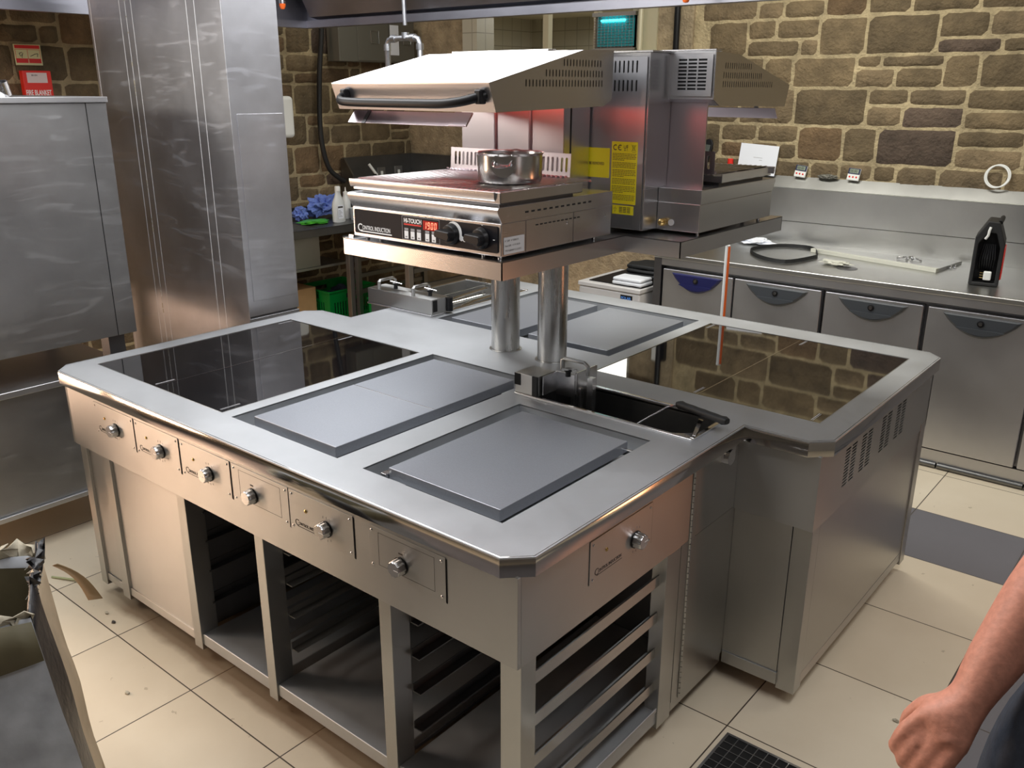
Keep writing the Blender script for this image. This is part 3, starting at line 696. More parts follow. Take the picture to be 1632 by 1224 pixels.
# basket handle on the right tank
bk = MB().tube([(-0.330, 0.86, TOP - 0.06), (-0.235, 1.0, TOP + 0.018), (-0.215, 1.015, TOP + 0.026), (-0.18, 1.01, TOP + 0.03)], 0.0032, 8)
bk.prism([(-0.068, 0.86), (-0.058, 0.86), (-0.100, 0.985), (-0.115, 0.985)], 'z', TOP + 0.012, TOP + 0.015); bk = bk.build('basket', M_CHROME, isl)
pts = []; mb = MB()
L0, L1 = Vector((-0.205, 1.018, TOP + 0.032)), Vector((-0.015, 0.965, TOP + 0.036))
dirv = (L1 - L0).normalized(); side = Vector((dirv.y, -dirv.x, 0)); M = Matrix.Identity(4)
n_ = 16; prevr = None
for i in range(n_ + 1):
    t = i / n_; p = L0 + (L1 - L0) * t
    wv = 0.0135 + 0.0010 * math.sin(t * PI * 9) * (1 if t > .12 else 0); hv = 0.010 + (0.002 if t < .08 or t > .93 else 0)
    if i in (0, n_): wv *= 0.8; hv *= 0.7
    ring = [mb.bm.verts.new(p + side * (wv * math.copysign(abs(math.cos(a)) ** 0.6, math.cos(a))) + Vector((0, 0, 1)) * (hv * math.copysign(abs(math.sin(a)) ** 0.6, math.sin(a)))) for a in [2 * PI * k / 16 for k in range(16)]]
    if prevr:
        for k in range(16): mb.bm.faces.new((prevr[k], prevr[(k + 1) % 16], ring[(k + 1) % 16], ring[k]))
    else: mb.bm.faces.new(ring[::-1])
    prevr = ring
mb.bm.faces.new(prevr); mb.build('basket_handle', M_BLACKM, bk)

# control plates with knobs
def knob_mesh(parent, x, y, z, nrm, r=0.021, dpt=0.026, lobes=10, up=Vector((0, 0, 1)), white=True):
    nrm = Vector(nrm); u = nrm.cross(up).normalized()
    mb = MB(); c0 = Vector((x, y, z)); N_ = lobes * 8
    def rr(a, base): return base * (1 + 0.045 * math.cos(a * lobes))
    prev = None
    for d, s in ((0.003, 1.02), (0.008, 1.0), (dpt - 0.003, 0.96), (dpt, 0.88)):
        ring = [mb.bm.verts.new(c0 + nrm * d + (u * math.cos(a) + up * math.sin(a)) * rr(a, r * s)) for a in [2 * PI * k / N_ for k in range(N_)]]
        if prev:
            for k in range(N_): mb.bm.faces.new((prev[k], prev[(k + 1) % N_], ring[(k + 1) % N_], ring[k]))
        else: mb.bm.faces.new(ring[::-1])
        prev = ring
    mb.bm.faces.new(prev)
    k = mb.build('knob', M_SAL, parent)
    MB().cyl(c0, c0 + nrm * 0.0035, r * 1.12, seg=32).build('knob_collar', M_BLACK, k)
    M = frame(c0 + nrm * (dpt + 0.0002), u, up)
    mk = MB().box(-r * 0.8, -r * 0.05, -0.0009, 0.0009, 0, 0.0006, M).build('pointer', M_WHITE, k)
    return k
def control_plate(M, w, h, kx, kz, kind):
    """M maps local (x right, y up, z out of the face); origin lower-left corner"""
    o3 = lambda p: M @ Vector(p); nrm = (M.to_3x3() @ Vector((0, 0, 1))).normalized()
    p = MB().box(0, w, 0, h, 0, 0.0022, M).build('control_plate', M_BODY, isl, 0.0006)
    MB().box(w, w + 0.003, -0.002, h - 0.004, 0, 0.0006, M).build('plate_gap', M_VOID, p)
    for sx in (0.012, w - 0.012):
        for sy in (0.012, h - 0.012):
            q = o3((sx, sy, 0.002)); MB().lathe([(0.0038, 0), (0.0036, 0.0012), (0.0022, 0.0024), (0, 0.0028)], q, nrm, 10).build('screw', M_CHROME, p)
    knob_mesh(p, *o3((kx, kz, 0.002)), nrm)
    if kind == 'induction':
        q = o3((0.070, h * 0.60, 0.002)); MB().lathe([(0.0055, 0), (0.005, 0.002), (0.003, 0.0035), (0, 0.004)], q, nrm, 14).build('indicator_lamp', M_BRASS, p)
        text('lettering', 'C', 0.026, M @ Matrix.Translation((0.020, 0.018, 0.0023)), M_DKPRINT, p)
        text('lettering', 'ONTROL INDUCTION', 0.0125, M @ Matrix.Translation((0.036, 0.022, 0.0023)), M_DKPRINT, p, sx=0.82, bold=0.0001)
        MB().box(0.030, 0.142, 0.0155, 0.0172, 0.0022, 0.0026, M).build('underline', M_DKPRINT, p)
        mb = MB()
        for a in (60, 85, 110, 250, 275, 300):
            cx, cy = kx + 0.033 * math.cos(math.radians(a)), kz + 0.033 * math.sin(math.radians(a))
            mb.box(cx - 0.0009, cx + 0.0009, cy - 0.003, cy + 0.003, 0.0022, 0.0026, M)
        mb.build('dial_marks', M_GREYPRINT, p)
    else:
        mb = MB(); t = 0.0008
        x0, x1, y0, y1 = 0.035, w - 0.035, 0.016, h - 0.012
        for a, b, cc, d in ((x0, x1, y0, y0 + t), (x0, x1, y1 - t, y1), (x0, x0 + t, y0, y1), (x1 - t, x1, y0, y1)): mb.box(a, b, cc, d, 0.0022, 0.0025, M)
        mb.box(kx - 0.007, kx + 0.007, kz + 0.030, kz + 0.034, 0.0022, 0.0027, M)
        mb.build('plate_outline', M_DKPRINT, p)
Yf = INS - 0.0003
for x0, w_, kx, kind in ((-1.895, 0.262, 0.140, 'induction'), (-1.625, 0.262, 0.153, 'induction'), (-1.353, 0.262, 0.150, 'induction'), (-1.081, 0.262, 0.095, 'simmer'), (-0.815, 0.260, 0.152, 'induction'), (-0.497, 0.262, 0.113, 'simmer')):
    control_plate(frame((x0, Yf, 0.714), (1, 0, 0), (0, 0, 1)), w_, 0.118, kx, 0.042 if kind == 'simmer' else 0.047, kind)
control_plate(frame((-INS + 0.0003, 0.292, 0.714), (0, 1, 0), (0, 0, 1)), 0.284, 0.118, 0.205, 0.042, 'induction')

# gantry: two columns and the stepped double shelf
ST = 1.4036; SB = 1.352
def column(x, y):
    cl = MB().cyl((x, y, TOP), (x, y, SB + 0.03), 0.054, seg=48).build('gantry_column', M_COLUMN, isl)
    MB().lathe([(0.062, 0), (0.062, 0.001), (0.055, 0.002)], (x, y, TOP + 0.0002), seg=48).build('column_collar', M_BODY, cl)
M_COLUMN = steel('column_steel', (0.55, 0.54, 0.52), 0.20, (60, 60, 1.5), 0.10, 0.05, 0.02)
column(-1.07, 1.232); column(-0.848, 1.232)
sh = [(-1.160, 0.543), (-0.508, 0.543), (-0.496, 1.146), (-0.302, 1.158), (-0.302, 1.905), (-0.93, 1.905), (-0.93, 1.50), (-1.160, 1.50)]
sh = [(-1.160, 0.543), (-0.506, 0.543), (-0.506, 1.153), (-0.304, 1.153), (-0.304, 1.905), (-0.95, 1.905), (-0.95, 1.40), (-1.160, 1.40)]
g = plate2d('gantry_shelf', sh, [], ST - 0.0025, ST, M_SAL, isl)
mb = MB(); n = len(sh)
for i in range(n):
    a, b = Vector(sh[i]), Vector(sh[(i + 1) % n]); t = (b - a).normalized(); nn = Vector((-t.y, t.x)) * 0.003
    q = [a, b, b + nn, a + nn]
    mb.prism([tuple(p) for p in q], 'z', SB, ST - 0.0005)
mb.build('shelf_apron', M_SAL, g)
mb = MB(); mb.box(-1.15, -1.13, 0.56, 0.95, ST, ST + 0.008); mb.build('shelf_seam', M_CHROME, g)
MB().box(-1.11, -0.80, 1.16, 1.30, SB + 0.0, SB + 0.028).build('shelf_brace', M_DARK, g)

# ------------------------------------------------------------------ salamander grills
def make_grill():
    cx = -0.816
    r = thing('salamander_grill', '', 'grill', (cx, 0.552, ST), 'salamander grills')
    X0, X1, Y0, Y1 = cx - 0.30, cx + 0.30, 0.552, 1.085
    for sx in (X0 + 0.03, X0 + 0.09, X1 - 0.09, X1 - 0.03):
        for sy in (Y0 + 0.03, Y1 - 0.05):
            if sx in (X0 + 0.09, X1 - 0.09) and sy > Y0 + 0.1: continue
            MB().lathe([(0.006, 0), (0.006, 0.006), (0.0035, 0.011)], (sx, sy, ST), seg=12).build('foot', M_CHROME, r)
    zb, zm, zt = 1.414, 1.504, 1.548
    b = MB().box(X0, X1, Y0, Y1, zb, zm)
    b = b.build('base', M_SAL, r, 0.0025)
    # flared band above the box, rolled front nose
    prof = [(Y0 + 0.001, zm), (Y0 - 0.006, zm + 0.012), (Y0 - 0.016, zm + 0.030), (Y0 - 0.017, zm + 0.038), (Y0 - 0.012, zt - 0.001), (Y0 - 0.002, zt), (Y1, zt), (Y1, zm)]
    MB().prism(prof, 'x', X0 - 0.002, X1 + 0.002).build('top_band', M_SAL, r, 0.0012)
    # side details: perforated row, slots, seam, rivets
    mb = MB()
    for k in range(12): yy = Y0 + 0.10 + k * 0.0275; mb.box(X1 + 0.0015, X1 + 0.0024, yy, yy + 0.015, zt - 0.024, zt - 0.019)
    for k in range(11): yy = Y0 + 0.15 + k * 0.020; mb.box(X1 - 0.0005, X1 + 0.0006, yy, yy + 0.012, zm - 0.020, zm - 0.0165)
    mb.build('side_slots', M_VOID, b)
    mb = MB(); mb.box(X1 - 0.0003, X1 + 0.0008, Y0 + 0.105, Y0 + 0.107, zb, zm).box(X1 - 0.0003, X1 + 0.0008, Y0 + 0.33, Y0 + 0.3315, zb, zm)
    mb.build('side_seam', M_DARK, b)
    for yy, zz in ((Y0 + 0.30, 1.475), (Y0 + 0.50, 1.475)): MB().lathe([(0.005, 0), (0.003, 0.003), (0, 0.0035)], (X1, yy, zz), (1, 0, 0), 12).build('rivet', M_CHROME, b)
    # front control panel
    F = frame((X0, Y0 - 0.0003, zb), (1, 0, 0), (0, 0, 1)); t = lambda a, b_, z=0.0028: F @ Matrix.Translation((a, b_, z))
    cp = plate2d('control_panel', [(0.014, 0.010), (0.586, 0.010), (0.590, 0.014), (0.590, 0.078), (0.586, 0.082), (0.014, 0.082), (0.010, 0.078), (0.010, 0.014)], [], 0.0004, 0.0028, M_PANEL, r, F)
    text('lettering', 'C', 0.032, t(0.023, 0.0175), M_WHITE, cp, bold=0.0003)
    text('lettering', 'ONTROL INDUCTION', 0.0185, t(0.0455, 0.0225), M_WHITE, cp, sx=0.665, bold=0.0001)
    MB().box(0.036, 0.175, 0.0155, 0.0190, 0.0028, 0.0032, F).build('underline', M_WHITE, cp)
    mb = MB(); x0, x1, y0, y1, e = 0.221, 0.374, 0.0115, 0.0805, 0.0011
    for a, b_, c_, d in ((x0, x1, y0, y0 + e), (x0, x1, y1 - e, y1), (x0, x0 + e, y0, y1), (x1 - e, x1, y0, y1)): mb.box(a, b_, c_, d, 0.0028, 0.0033, F)
    mb.build('touch_panel_outline', M_GREYPRINT, cp)
    MB().box(0.227, 0.302, 0.0530, 0.0760, 0.0028, 0.0031, F).build('badge', M_BLACK, cp)
    text('lettering', 'HI-TOUCH', 0.0175, t(0.229, 0.0618, 0.0032), M_WHITE, cp, sx=0.86, bold=0.0005)
    MB().box(0.229, 0.300, 0.0545, 0.0585, 0.0031, 0.0034, F).build('badge_stripe', M_RED, cp)
    MB().box(0.308, 0.368, 0.0470, 0.0735, 0.0028, 0.0033, F).build('display', M_LEDBG, cp)
    # seven-segment 1900
    mb = MB(); segs = {'1': 'bc', '9': 'abcdfg', '0': 'abcdef'}
    for i, ch in enumerate('1900'):
        ox, oy, W_, H_, s_ = 0.3125 + i * 0.0134, 0.0505, 0.0082, 0.0195, 0.0018
        sk = 0.12
        def bx(a, b_, c_, d):
            q = [(ox + a + sk * c_, oy + c_), (ox + b_ + sk * c_, oy + c_), (ox + b_ + sk * d, oy + d), (ox + a + sk * d, oy + d)]
            vs = [F @ Vector((*p, 0.0037)) for p in q]; mb.quad(vs)
        for sg in segs[ch]:
            if sg == 'a': bx(0.001, W_ - 0.001, H_ - s_, H_)
            if sg == 'd': bx(0.001, W_ - 0.001, 0, s_)
            if sg == 'g': bx(0.001, W_ - 0.001, H_ / 2 - s_ / 2, H_ / 2 + s_ / 2)
            if sg == 'b': bx(W_ - s_, W_, H_ / 2 + 0.0006, H_ - 0.0006)
            if sg == 'c': bx(W_ - s_, W_, 0.0006, H_ / 2 - 0.0006)
            if sg == 'f': bx(0, s_, H_ / 2 + 0.0006, H_ - 0.0006)
            if sg == 'e': bx(0, s_, 0.0006, H_ / 2 - 0.0006)
    mb.build('digits', M_LED, cp)
    for i, bx0 in enumerate((0.2305, 0.2565, 0.2825, 0.3165, 0.3425)):
        MB().box(bx0, bx0 + 0.016, 0.0385, 0.0455, 0.0028, 0.0031, F).build('button_caption', M_GREYPRINT, cp)
        MB().box(bx0, bx0 + 0.016, 0.0150, 0.0370, 0.0028, 0.0036, F).build('button', M_WHITE, cp)
        MB().box(bx0 + 0.004, bx0 + 0.012, 0.018, 0.022, 0.0036, 0.0038, F).build('button_symbol', M_GREYPRINT, cp)
    for kx, label in ((0.420, 0), (0.532, 1)):
        kc = F @ Vector((kx, 0.046, 0.0028))
        k = MB().lathe([(0.030, 0), (0.030, 0.004), (0.0285, 0.006), (0.027, 0.012), (0.024, 0.016), (0.0, 0.018)], kc, (0, -1, 0), 40).build('knob', M_BLACK, cp)
        M = Matrix.Translation(kc) @ Matrix.Rotation(math.radians(8), 4, 'Y')
        g = MB(); g.prism([(-0.034, -0.004), (-0.030, -0.011), (0.022, -0.014), (0.028, 0), (0.022, 0.014), (-0.030, 0.010)], 'y', -0.040, -0.012)
        g.bm.transform(M); g.build('knob_grip', M_BLACK, k, 0.004, seg=3)
    # white crescent scale and clock mark between the knobs
    pts = []
    for i in range(15):
        a = math.radians(105 - i * 8.2); rr = 0.0315 + 0.0095 * math.sin(PI * min(1, i / 14 * 0.75)); pts.append((0.420 + rr * math.cos(a), 0.046 + rr * math.sin(a)))
    inn = [(0.420 + 0.0308 * math.cos(math.radians(105 - i * 8.2)), 0.046 + 0.0308 * math.sin(math.radians(105 - i * 8.2))) for i in range(15)]
    plate2d('dial_scale', pts + inn[::-1], [], 0.0029, 0.0034, M_WHITE, cp, F)
    mb = MB()
    for q in ((0.4575, 0.0375), (0.4695, 0.0365)): mb.cyl(F @ Vector((*q, 0.0028)), F @ Vector((*q, 0.0036)), 0.0075, seg=20)
    mb.build('dial_symbol', M_WHITE, cp)
    mb = MB().box(0.533, 0.537, 0.0795 + .0015, 0.0845 - .002, 0.0028, 0.0034, F).box(0.574, 0.581, 0.045, 0.0465, 0.0028, 0.0034, F).build('dial_marks', M_WHITE, cp)
    # rating label on the right side, near the front
    G = frame((X1 + 0.0009, Y0 + 0.010, zb + 0.006), (0, 1, 0), (0, 0, 1))
    lb = MB().box(0, 0.088, 0, 0.046, 0, 0.0004, G).build('rating_label', M_SILVER, b)
    for i, s_ in enumerate(('N° 3250P   N° 05000/12 R', 'Power (kW)   4 / 5 M  B25 M', 'TYPE P-6000/400 V L2 CE IP2 C')):
        text('lettering', s_, 0.0075, G @ Matrix.Translation((0.004, 0.034 - i * 0.0135, 0.0005)), M_DKPRINT, lb, ext=0.0001, sx=0.72)
    # drip tray frame and grid
    TZ0, TZ1, TY0, TY1 = 1.557, 1.5862, 0.549, 0.925
    mb = MB()
    tx0, tx1 = X0 + 0.012, X1 - 0.0
    mb.prism([(TY0, TZ0), (TY1, TZ0), (TY1, TZ0 + 0.003), (TY0 + 0.003, TZ0 + 0.003), (TY0 + 0.003, TZ1), (TY0, TZ1)], 'x', tx0, tx1)
    mb.box(tx1 - 0.003, tx1, TY0, TY1, TZ0, TZ1).box(tx0, tx0 + 0.003, TY0, TY1, TZ0, TZ1).box(tx0, tx1, TY1 - 0.003, TY1, TZ0, TZ1 - 0.008)
    mb.prism([(TY0 - 0.0005, TZ0 + 0.006), (TY0 + 0.003, TZ0 + 0.006), (TY0 + 0.003, TZ1), (TY0 - 0.006, TZ1 + 0.001), (TY0 - 0.005, TZ0 + 0.014)], 'x', tx0 - 0.012, tx1 - 0.018)
    tr = mb.build('drip_tray', M_SAL, r, 0.001)
    MB().box(tx0 + 0.02, tx1 - 0.02, TY0 + 0.02, TY1 - 0.02, zt, TZ0 + 0.0005).build('tray_rail', M_DARK, tr)
    mb = MB()
    for k in range(30):
        x = tx0 + 0.014 + k * (tx1 - tx0 - 0.028) / 29; mb.tube([(x, TY0 + 0.004, TZ1 - 0.001), (x, TY0 + 0.012, TZ1 + 0.0022), (x, TY1 + 0.06, TZ1 + 0.0022)], 0.0021, 6)
    for y in (TY0 + 0.006, TY0 + 0.13, TY0 + 0.26, TY1 + 0.05): mb.cyl((tx0 + 0.004, y, TZ1 - 0.001), (tx1 - 0.004, y, TZ1 - 0.001), 0.0026, seg=8)
    mb.build('wire_grid', M_ROD, tr)
    # slotted guard at the back of the grid, fingers curled at the foot
    Gm = frame((cx - 0.29, 0.985, TZ1 + 0.004), (1, 0, 0), (0, 0.06, 1))
    gd = plate2d('slotted_guard', rect(0, 0.50, 0, 0.070), [slot(0.022 + k * 0.0178, 0.036, 0.0088, 0.044) for k in range(27)], -0.0008, 0.0008, M_INNER, r, Gm)
    mb = MB()
    for k in range(28): x = cx - 0.29 + 0.013 + (k - .5) * 0.0178 + .0; mb.tube([(x, 0.986, TZ1 + 0.008), (x + 0.002, 0.978, TZ1 + 0.003), (x + 0.006, 0.962, TZ1 + 0.004), (x + 0.012, 0.952, TZ1 + 0.010)], (0.0042, 0.0006), 6, flat=(1, 0, 0))
    mb.build('guard_fingers', M_INNER, gd)
    # back lining, with two ribs, and the fixed rear housing
    mb = MB().box(cx - 0.275, cx + 0.150, 1.028, 1.034, zt, 1.81).build('back_lining', M_INNER, r)
    mb2 = MB()
    for xx in (cx - 0.125, cx + 0.02): mb2.cyl((xx, 1.026, zt + 0.02), (xx, 1.026, 1.805), 0.005, seg=10)
    mb2.build('lining_rib', M_INNER, mb)
    CX0, CX1, CY0, CY1 = cx - 0.148, cx + 0.148, 1.06, 1.174
    hz = MB().box(CX0, CX1, 1.036, CY1 - 0.002, zt + 0.0005, 1.953)
    hz.box(CX0, CX1, CY0 + 0.028, CY1 - 0.002, zb + 0.003, zt + 0.0005)
    hz = hz.build('rear_housing', M_SAL, r, 0.0015)
    MB().box(CX1 - 0.0005, CX1 + 0.0008, 1.066, 1.073, 1.63, 1.80).build('lift_slot', M_VOID, hz)
    # back cover sheet with two rows of slots
    K = frame((CX1, CY1, 0), (-1, 0, 0), (0, 0, 1))
    sl = [slot(0.111 + k * 0.0157, 1.912, 0.0058, 0.036) for k in range(10)] + [slot(0.111 + k * 0.0157, 1.857, 0.0058, 0.034) for k in range(10)]
    cv = plate2d('back_cover', rect(0.010, 0.288, 1.420, 1.940), sl, 0.0002, 0.0030, M_SALTOP, r, K)
    MB().box(0.02, 0.27, 1.82, 1.937, -0.0006, 0.0001, K).build('slot_backing', M_VOID, cv)
    MB().prism([(1.03, 1.953), (CY1 + 0.004, 1.953), (CY1 + 0.004, 1.958), (1.03, 1.958)], 'x', CX0 - 0.01, CX1 + 0.01).build('top_flange', M_SAL, hz)
    mb = MB(); Ks = frame((CX1 + 0.0002, 1.118, 1.905), (0, 1, 0), (0, 0, 1))
    plate2d('lifting_eye', slot(0.0, 0, 0.022, 0.066, 8), [slot(0.0, 0, 0.015, 0.058, 8)], -0.0004, 0.0015, M_CHROME, hz, Ks)
    plate2d('lifting_eye_gap', slot(0.0, 0, 0.015, 0.058, 8), [], -0.0004, 0.0004, M_VOID, hz, Ks)
    for zz in (1.475, 1.56): MB().lathe([(0.0065, 0), (0.006, 0.004), (0, 0.006)], (CX1 - 0.012, CY1 + 0.003, zz - 0.04), (0, 1, 0), 12).build('bolt', M_CHROME, hz)
    # yellow instruction stickers
    K2 = frame((CX1, CY1 + 0.0032, 0), (-1, 0, 0), (0, 0, 1)); T2 = lambda a, b_: K2 @ Matrix.Translation((a, b_, 0.0006))
    return r, cv, K2, T2, hz, (CX1, CY1)
grill, cover, K2, T2, hz, (CX1, CY1) = make_grill()
# stickers on the back cover (local x runs to the viewer's right)
s1 = MB().box(0.172, 0.268, 1.497, 1.690, 0, 0.0004, K2).build('instruction_sticker', M_YEL, cover)
s2 = MB().box(0.182, 0.262, 1.464, 1.4925, 0, 0.0004, K2).build('earth_sticker', M_YEL, cover)
s3 = MB().box(0.060, 0.165, 1.575, 1.668, 0, 0.0004, K2).build('warning_sticker', M_YEL, cover)
text('lettering', 'BE REMOVED', 0.0125, T2(0.086, 1.615), M_DKPRINT, s3, sx=0.80)
def ringsector(cx, cy, r0, r1, a0, a1, n=12):
    A = [math.radians(a0 + (a1 - a0) * i / n) for i in range(n + 1)]
    return [(cx + r1 * math.cos(a), cy + r1 * math.sin(a)) for a in A] + [(cx + r0 * math.cos(a), cy + r0 * math.sin(a)) for a in A[::-1]]
plate2d('ce_mark', ringsector(0.186, 1.672, 0.0062, 0.0088, 55, 305), [], 0.0005, 0.0008, M_DKPRINT, s1, K2)
plate2d('ce_mark', ringsector(0.204, 1.672, 0.0062, 0.0088, 55, 305), [], 0.0005, 0.0008, M_DKPRINT, s1, K2)
mb = MB().box(0.196, 0.205, 1.6712, 1.6732, 0.0005, 0.0008, K2)
# food-safe glass and fork sign
for a, b, c_, d in ((0.2175, 0.2185, 1.671, 1.679), (0.2245, 0.2255, 1.671, 1.679), (0.2175, 0.2255, 1.670, 1.6712), (0.221, 0.222, 1.664, 1.671), (0.2185, 0.2245, 1.6632, 1.6644),
                    (0.2275, 0.2282, 1.673, 1.681), (0.2295, 0.2302, 1.673, 1.681), (0.2315, 0.2322, 1.673, 1.681), (0.2275, 0.2322, 1.672, 1.673), (0.2295, 0.2302, 1.663, 1.672)):
    mb.box(a, b, c_, d, 0.0005, 0.0008, K2)
# crossed-out bin sign
def line2(p, q, t=0.0008):
    p, q = Vector(p), Vector(q); d = (q - p).normalized(); n_ = Vector((-d.y, d.x)) * t / 2
    mb.quad([K2 @ Vector((*v, 0.0009)) for v in (p + n_, p - n_, q - n_, q + n_)])
for p, q in (((.246, 1.682), (.262, 1.662)), ((.262, 1.682), (.246, 1.662)), ((.249, 1.679), (.259, 1.679)), ((.2495, 1.679), (.251, 1.665)), ((.2585, 1.679), (.257, 1.665)), ((.251, 1.665), (.257, 1.665)), ((.248, 1.6595), (.261, 1.6595))): line2(p, q)
mb.build('safety_symbols', M_DKPRINT, s1)
mb = MB(); rn = random.Random(3); z = 1.652
for para in range(6):
    for k in range(4 if para % 2 else 5):
        x = 0.177
        while x < 0.262:
            wd = rn.uniform(0.004, 0.011); x1_ = min(x + wd, 0.264)
            if k == 4 and x > 0.22: break
            mb.box(x, x1_, z, z + 0.0022, 0.0005, 0.0007, K2); x += wd + 0.0014
        z -= 0.0048
    z -= 0.0036
mb.build('fine_print', plain('fine_print', (0.25, 0.23, 0.03), 0.6), s1)
mb = MB()
for k in range(4):
    for j in range(3): mb.box(0.208 + j * 0.015, 0.220 + j * 0.015, 1.485 - k * 0.0048, 1.4872 - k * 0.0048, 0.0005, 0.0007, K2)
for p, q in (((.188, 1.482), (.198, 1.482)), ((.188, 1.482), (.193, 1.472)), ((.198, 1.482), (.193, 1.472)), ((.193, 1.472), (.193, 1.468)), ((.193, 1.482), (.193, 1.489))): line2(p, q)
mb.build('earth_symbol', M_DKPRINT, s2)
# gas/earth fittings by the cover foot
mb = MB().lathe([(0.010, 0), (0.010, 0.006), (0.013, 0.007), (0.013, 0.013), (0.009, 0.014), (0.011, 0.022), (0.006, 0.026), (0, 0.026)], (CX1 - 0.297 - 0.025, 1.085, 1.440), (0, 1, 0), 10)
mb.build('terminal', M_BRASS, hz)
MB().cyl((CX1 - 0.297 - 0.052, 1.085, 1.440), (CX1 - 0.297 - 0.052, 1.0875, 1.440), 0.010, seg=20).build('earth_badge', M_SILVER, hz)

# moving head
def make_head(r):
    cx = -0.816; X0, X1 = cx - 0.303, cx + 0.303
    prof = [(0.500, 1.862), (0.526, 1.790), (1.015, 1.799), (1.056, 1.818), (1.0585, 1.955), (0.905, 1.951)]
    mb = MB()
    for a, b in zip(range(6), [1, 2, 3, 4, 5, 0]):
        if a == 1: continue     # open underside
        p, q = Vector(prof[a]), Vector(prof[b]); t = (q - p).normalized(); nn = Vector((-t.y, t.x)) * 0.003
        mb.prism([tuple(p), tuple(q), tuple(q + nn), tuple(p + nn)], 'x', X0, X1)
    hd = mb.build('grill_head', M_SALTOP, r)
    # side sheets with staircase of slots
    hol = []
    for row, (z, y0, nn_) in enumerate(((1.916, 0.815, 13), (1.888, 0.735, 19), (1.862, 0.648, 25))):
        for k in range(nn_): hol.append(slot(y0 + k * 0.0147 + (0.0), z, 0.0042, 0.0185, 3))
    Sd = frame((X1, 0, 0), (0, 1, 0), (0, 0, 1)); plate2d('head_side', prof, hol, 0, 0.0022, M_SAL, hd, Sd)
    Sl = frame((X0 - 0.0022, 0, 0), (0, 1, 0), (0, 0, 1)); plate2d('head_side', prof, hol, 0, 0.0022, M_SAL, hd, Sl)
    for a_ in (X1 - 0.010, X0 + 0.006): MB().prism([(0.62, 1.84), (1.04, 1.84), (1.04, 1.94), (0.86, 1.935), (0.62, 1.880)], 'x', a_, a_ + 0.004).build('slot_backing', M_VOID, hd)
    # vent panels at the rear on both sides of the housing
    for s, xa in ((1, cx + 0.160), (-1, cx - 0.160)):
        K = frame((xa, 1.0588, 1.825), (-s, 0, 0), (0, 0, 1)) if s < 0 else frame((X1 - 0.003, 1.0588, 1.825), (-1, 0, 0), (0, 0, 1))
        K = frame((max(xa, X1 if s > 0 else xa), 1.0588, 1.825), (-1, 0, 0), (0, 0, 1))
        wv = 0.138
        hol = [rect(0.022 + c_ * 0.034, 0.022 + c_ * 0.034 + 0.029, 0.020 + k * 0.0105, 0.0258 + k * 0.0105) for c_ in range(3) for k in range(9)]
        vp = plate2d('vent_grille', rect(0.003, wv, 0.002, 0.122), hol, 0.002, 0.0042, M_SALTOP, hd, K)
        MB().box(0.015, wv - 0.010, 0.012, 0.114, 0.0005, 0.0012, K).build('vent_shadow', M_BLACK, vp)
    MB().box(X0 + 0.004, X1 - 0.004, 0.56, 1.04, 1.812, 1.816).build('element_reflector', M_INNER, hd)
    mb = MB()
    for y in (0.62, 0.70, 0.78, 0.86, 0.94): mb.cyl((X0 + 0.03, y, 1.803), (X1 - 0.03, y, 1.803), 0.0045, seg=8)
    el = mb.build('heating_element', M_ELEM, hd)
    # heat deflector flap at the front underside
    M = Matrix.Translation((cx - 0.03, 0.560, 1.768)) @ Matrix.Rotation(math.radians(50), 4, 'X')
    fl = MB().box(-0.262, 0.215, -0.022, 0.022, -0.001, 0.001, M).box(0.15, 0.215, -0.022, 0.022, 0.001, 0.004, M).build('heat_deflector', M_INNER, hd, 0.0005)
    MB().box(-0.20, -0.185, -0.024, 0.030, 0.0012, 0.003, M).build('deflector_strap', M_DARK, fl)
    MB().cyl((cx - 0.02, 1.0, 1.952), (cx - 0.02, 1.0, 1.957), 0.006, seg=12).box(cx - 0.30, cx + 0.10, 1.01, 1.05, 1.956, 1.962).build('top_ledge', M_SAL, hd, 0.001)
    # bowed black handle
    fx = Vector((0, -0.94, -0.34)); zc = 1.826; yb = 0.513
    L, R = X0 + 0.055, X1 - 0.020
    P = [(L, yb, zc + 0.008), (L - 0.004, yb - 0.018, zc + 0.002), (L + 0.000, yb - 0.034, zc - 0.006), (L + 0.016, yb - 0.046, zc - 0.012), (L + 0.045, yb - 0.050, zc - 0.015)]
    P += [(L + (R - L) * t, yb - 0.052, zc - 0.016) for t in (0.25, 0.5, 0.7)]
    P += [(R - 0.11, yb - 0.050, zc - 0.016), (R - 0.07, yb - 0.047, zc - 0.013), (R - 0.038, yb - 0.038, zc - 0.008), (R - 0.014, yb - 0.020, zc), (R - 0.002, yb - 0.004, zc + 0.007), (R, yb + 0.004, zc + 0.010)]
    h = MB().tube(P, (0.0125, 0.0095), 14).build('handle', M_BLACK, hd)
    h.modifiers.new('sub', 'SUBSURF').levels = 1; h.modifiers['sub'].render_levels = 2
    for xx, s in ((L - 0.001, 1), (R - 0.012, -1)): MB().box(xx - 0.008, xx + 0.014, yb - 0.024, yb + 0.002, zc - 0.016, zc + 0.020).build('handle_bracket', M_BLACK, hd, 0.005, seg=3)
    # bent wire lever at the side of the grid
    MB().tube([(X1 - 0.150 + 0.004, 1.03, 1.553), (X1 - 0.146, 1.005, 1.556), (X1 - 0.142, 1.000, 1.566), (X1 - 0.142, 1.0, 1.60), (X1 - 0.142, 1.003, 1.645), (X1 - 0.146, 1.012, 1.655), (X1 - 0.146, 1.015, 1.60), (X1 - 0.146, 1.015, 1.56)], 0.003, 8).build('wire_lever', M_CHROME, hd)
    return hd, el
head, elem = make_head(grill)
grill['label'] = 'salamander grill facing the camera, glowing red with a pan on its grid'
grill2 = copy_tree(grill)
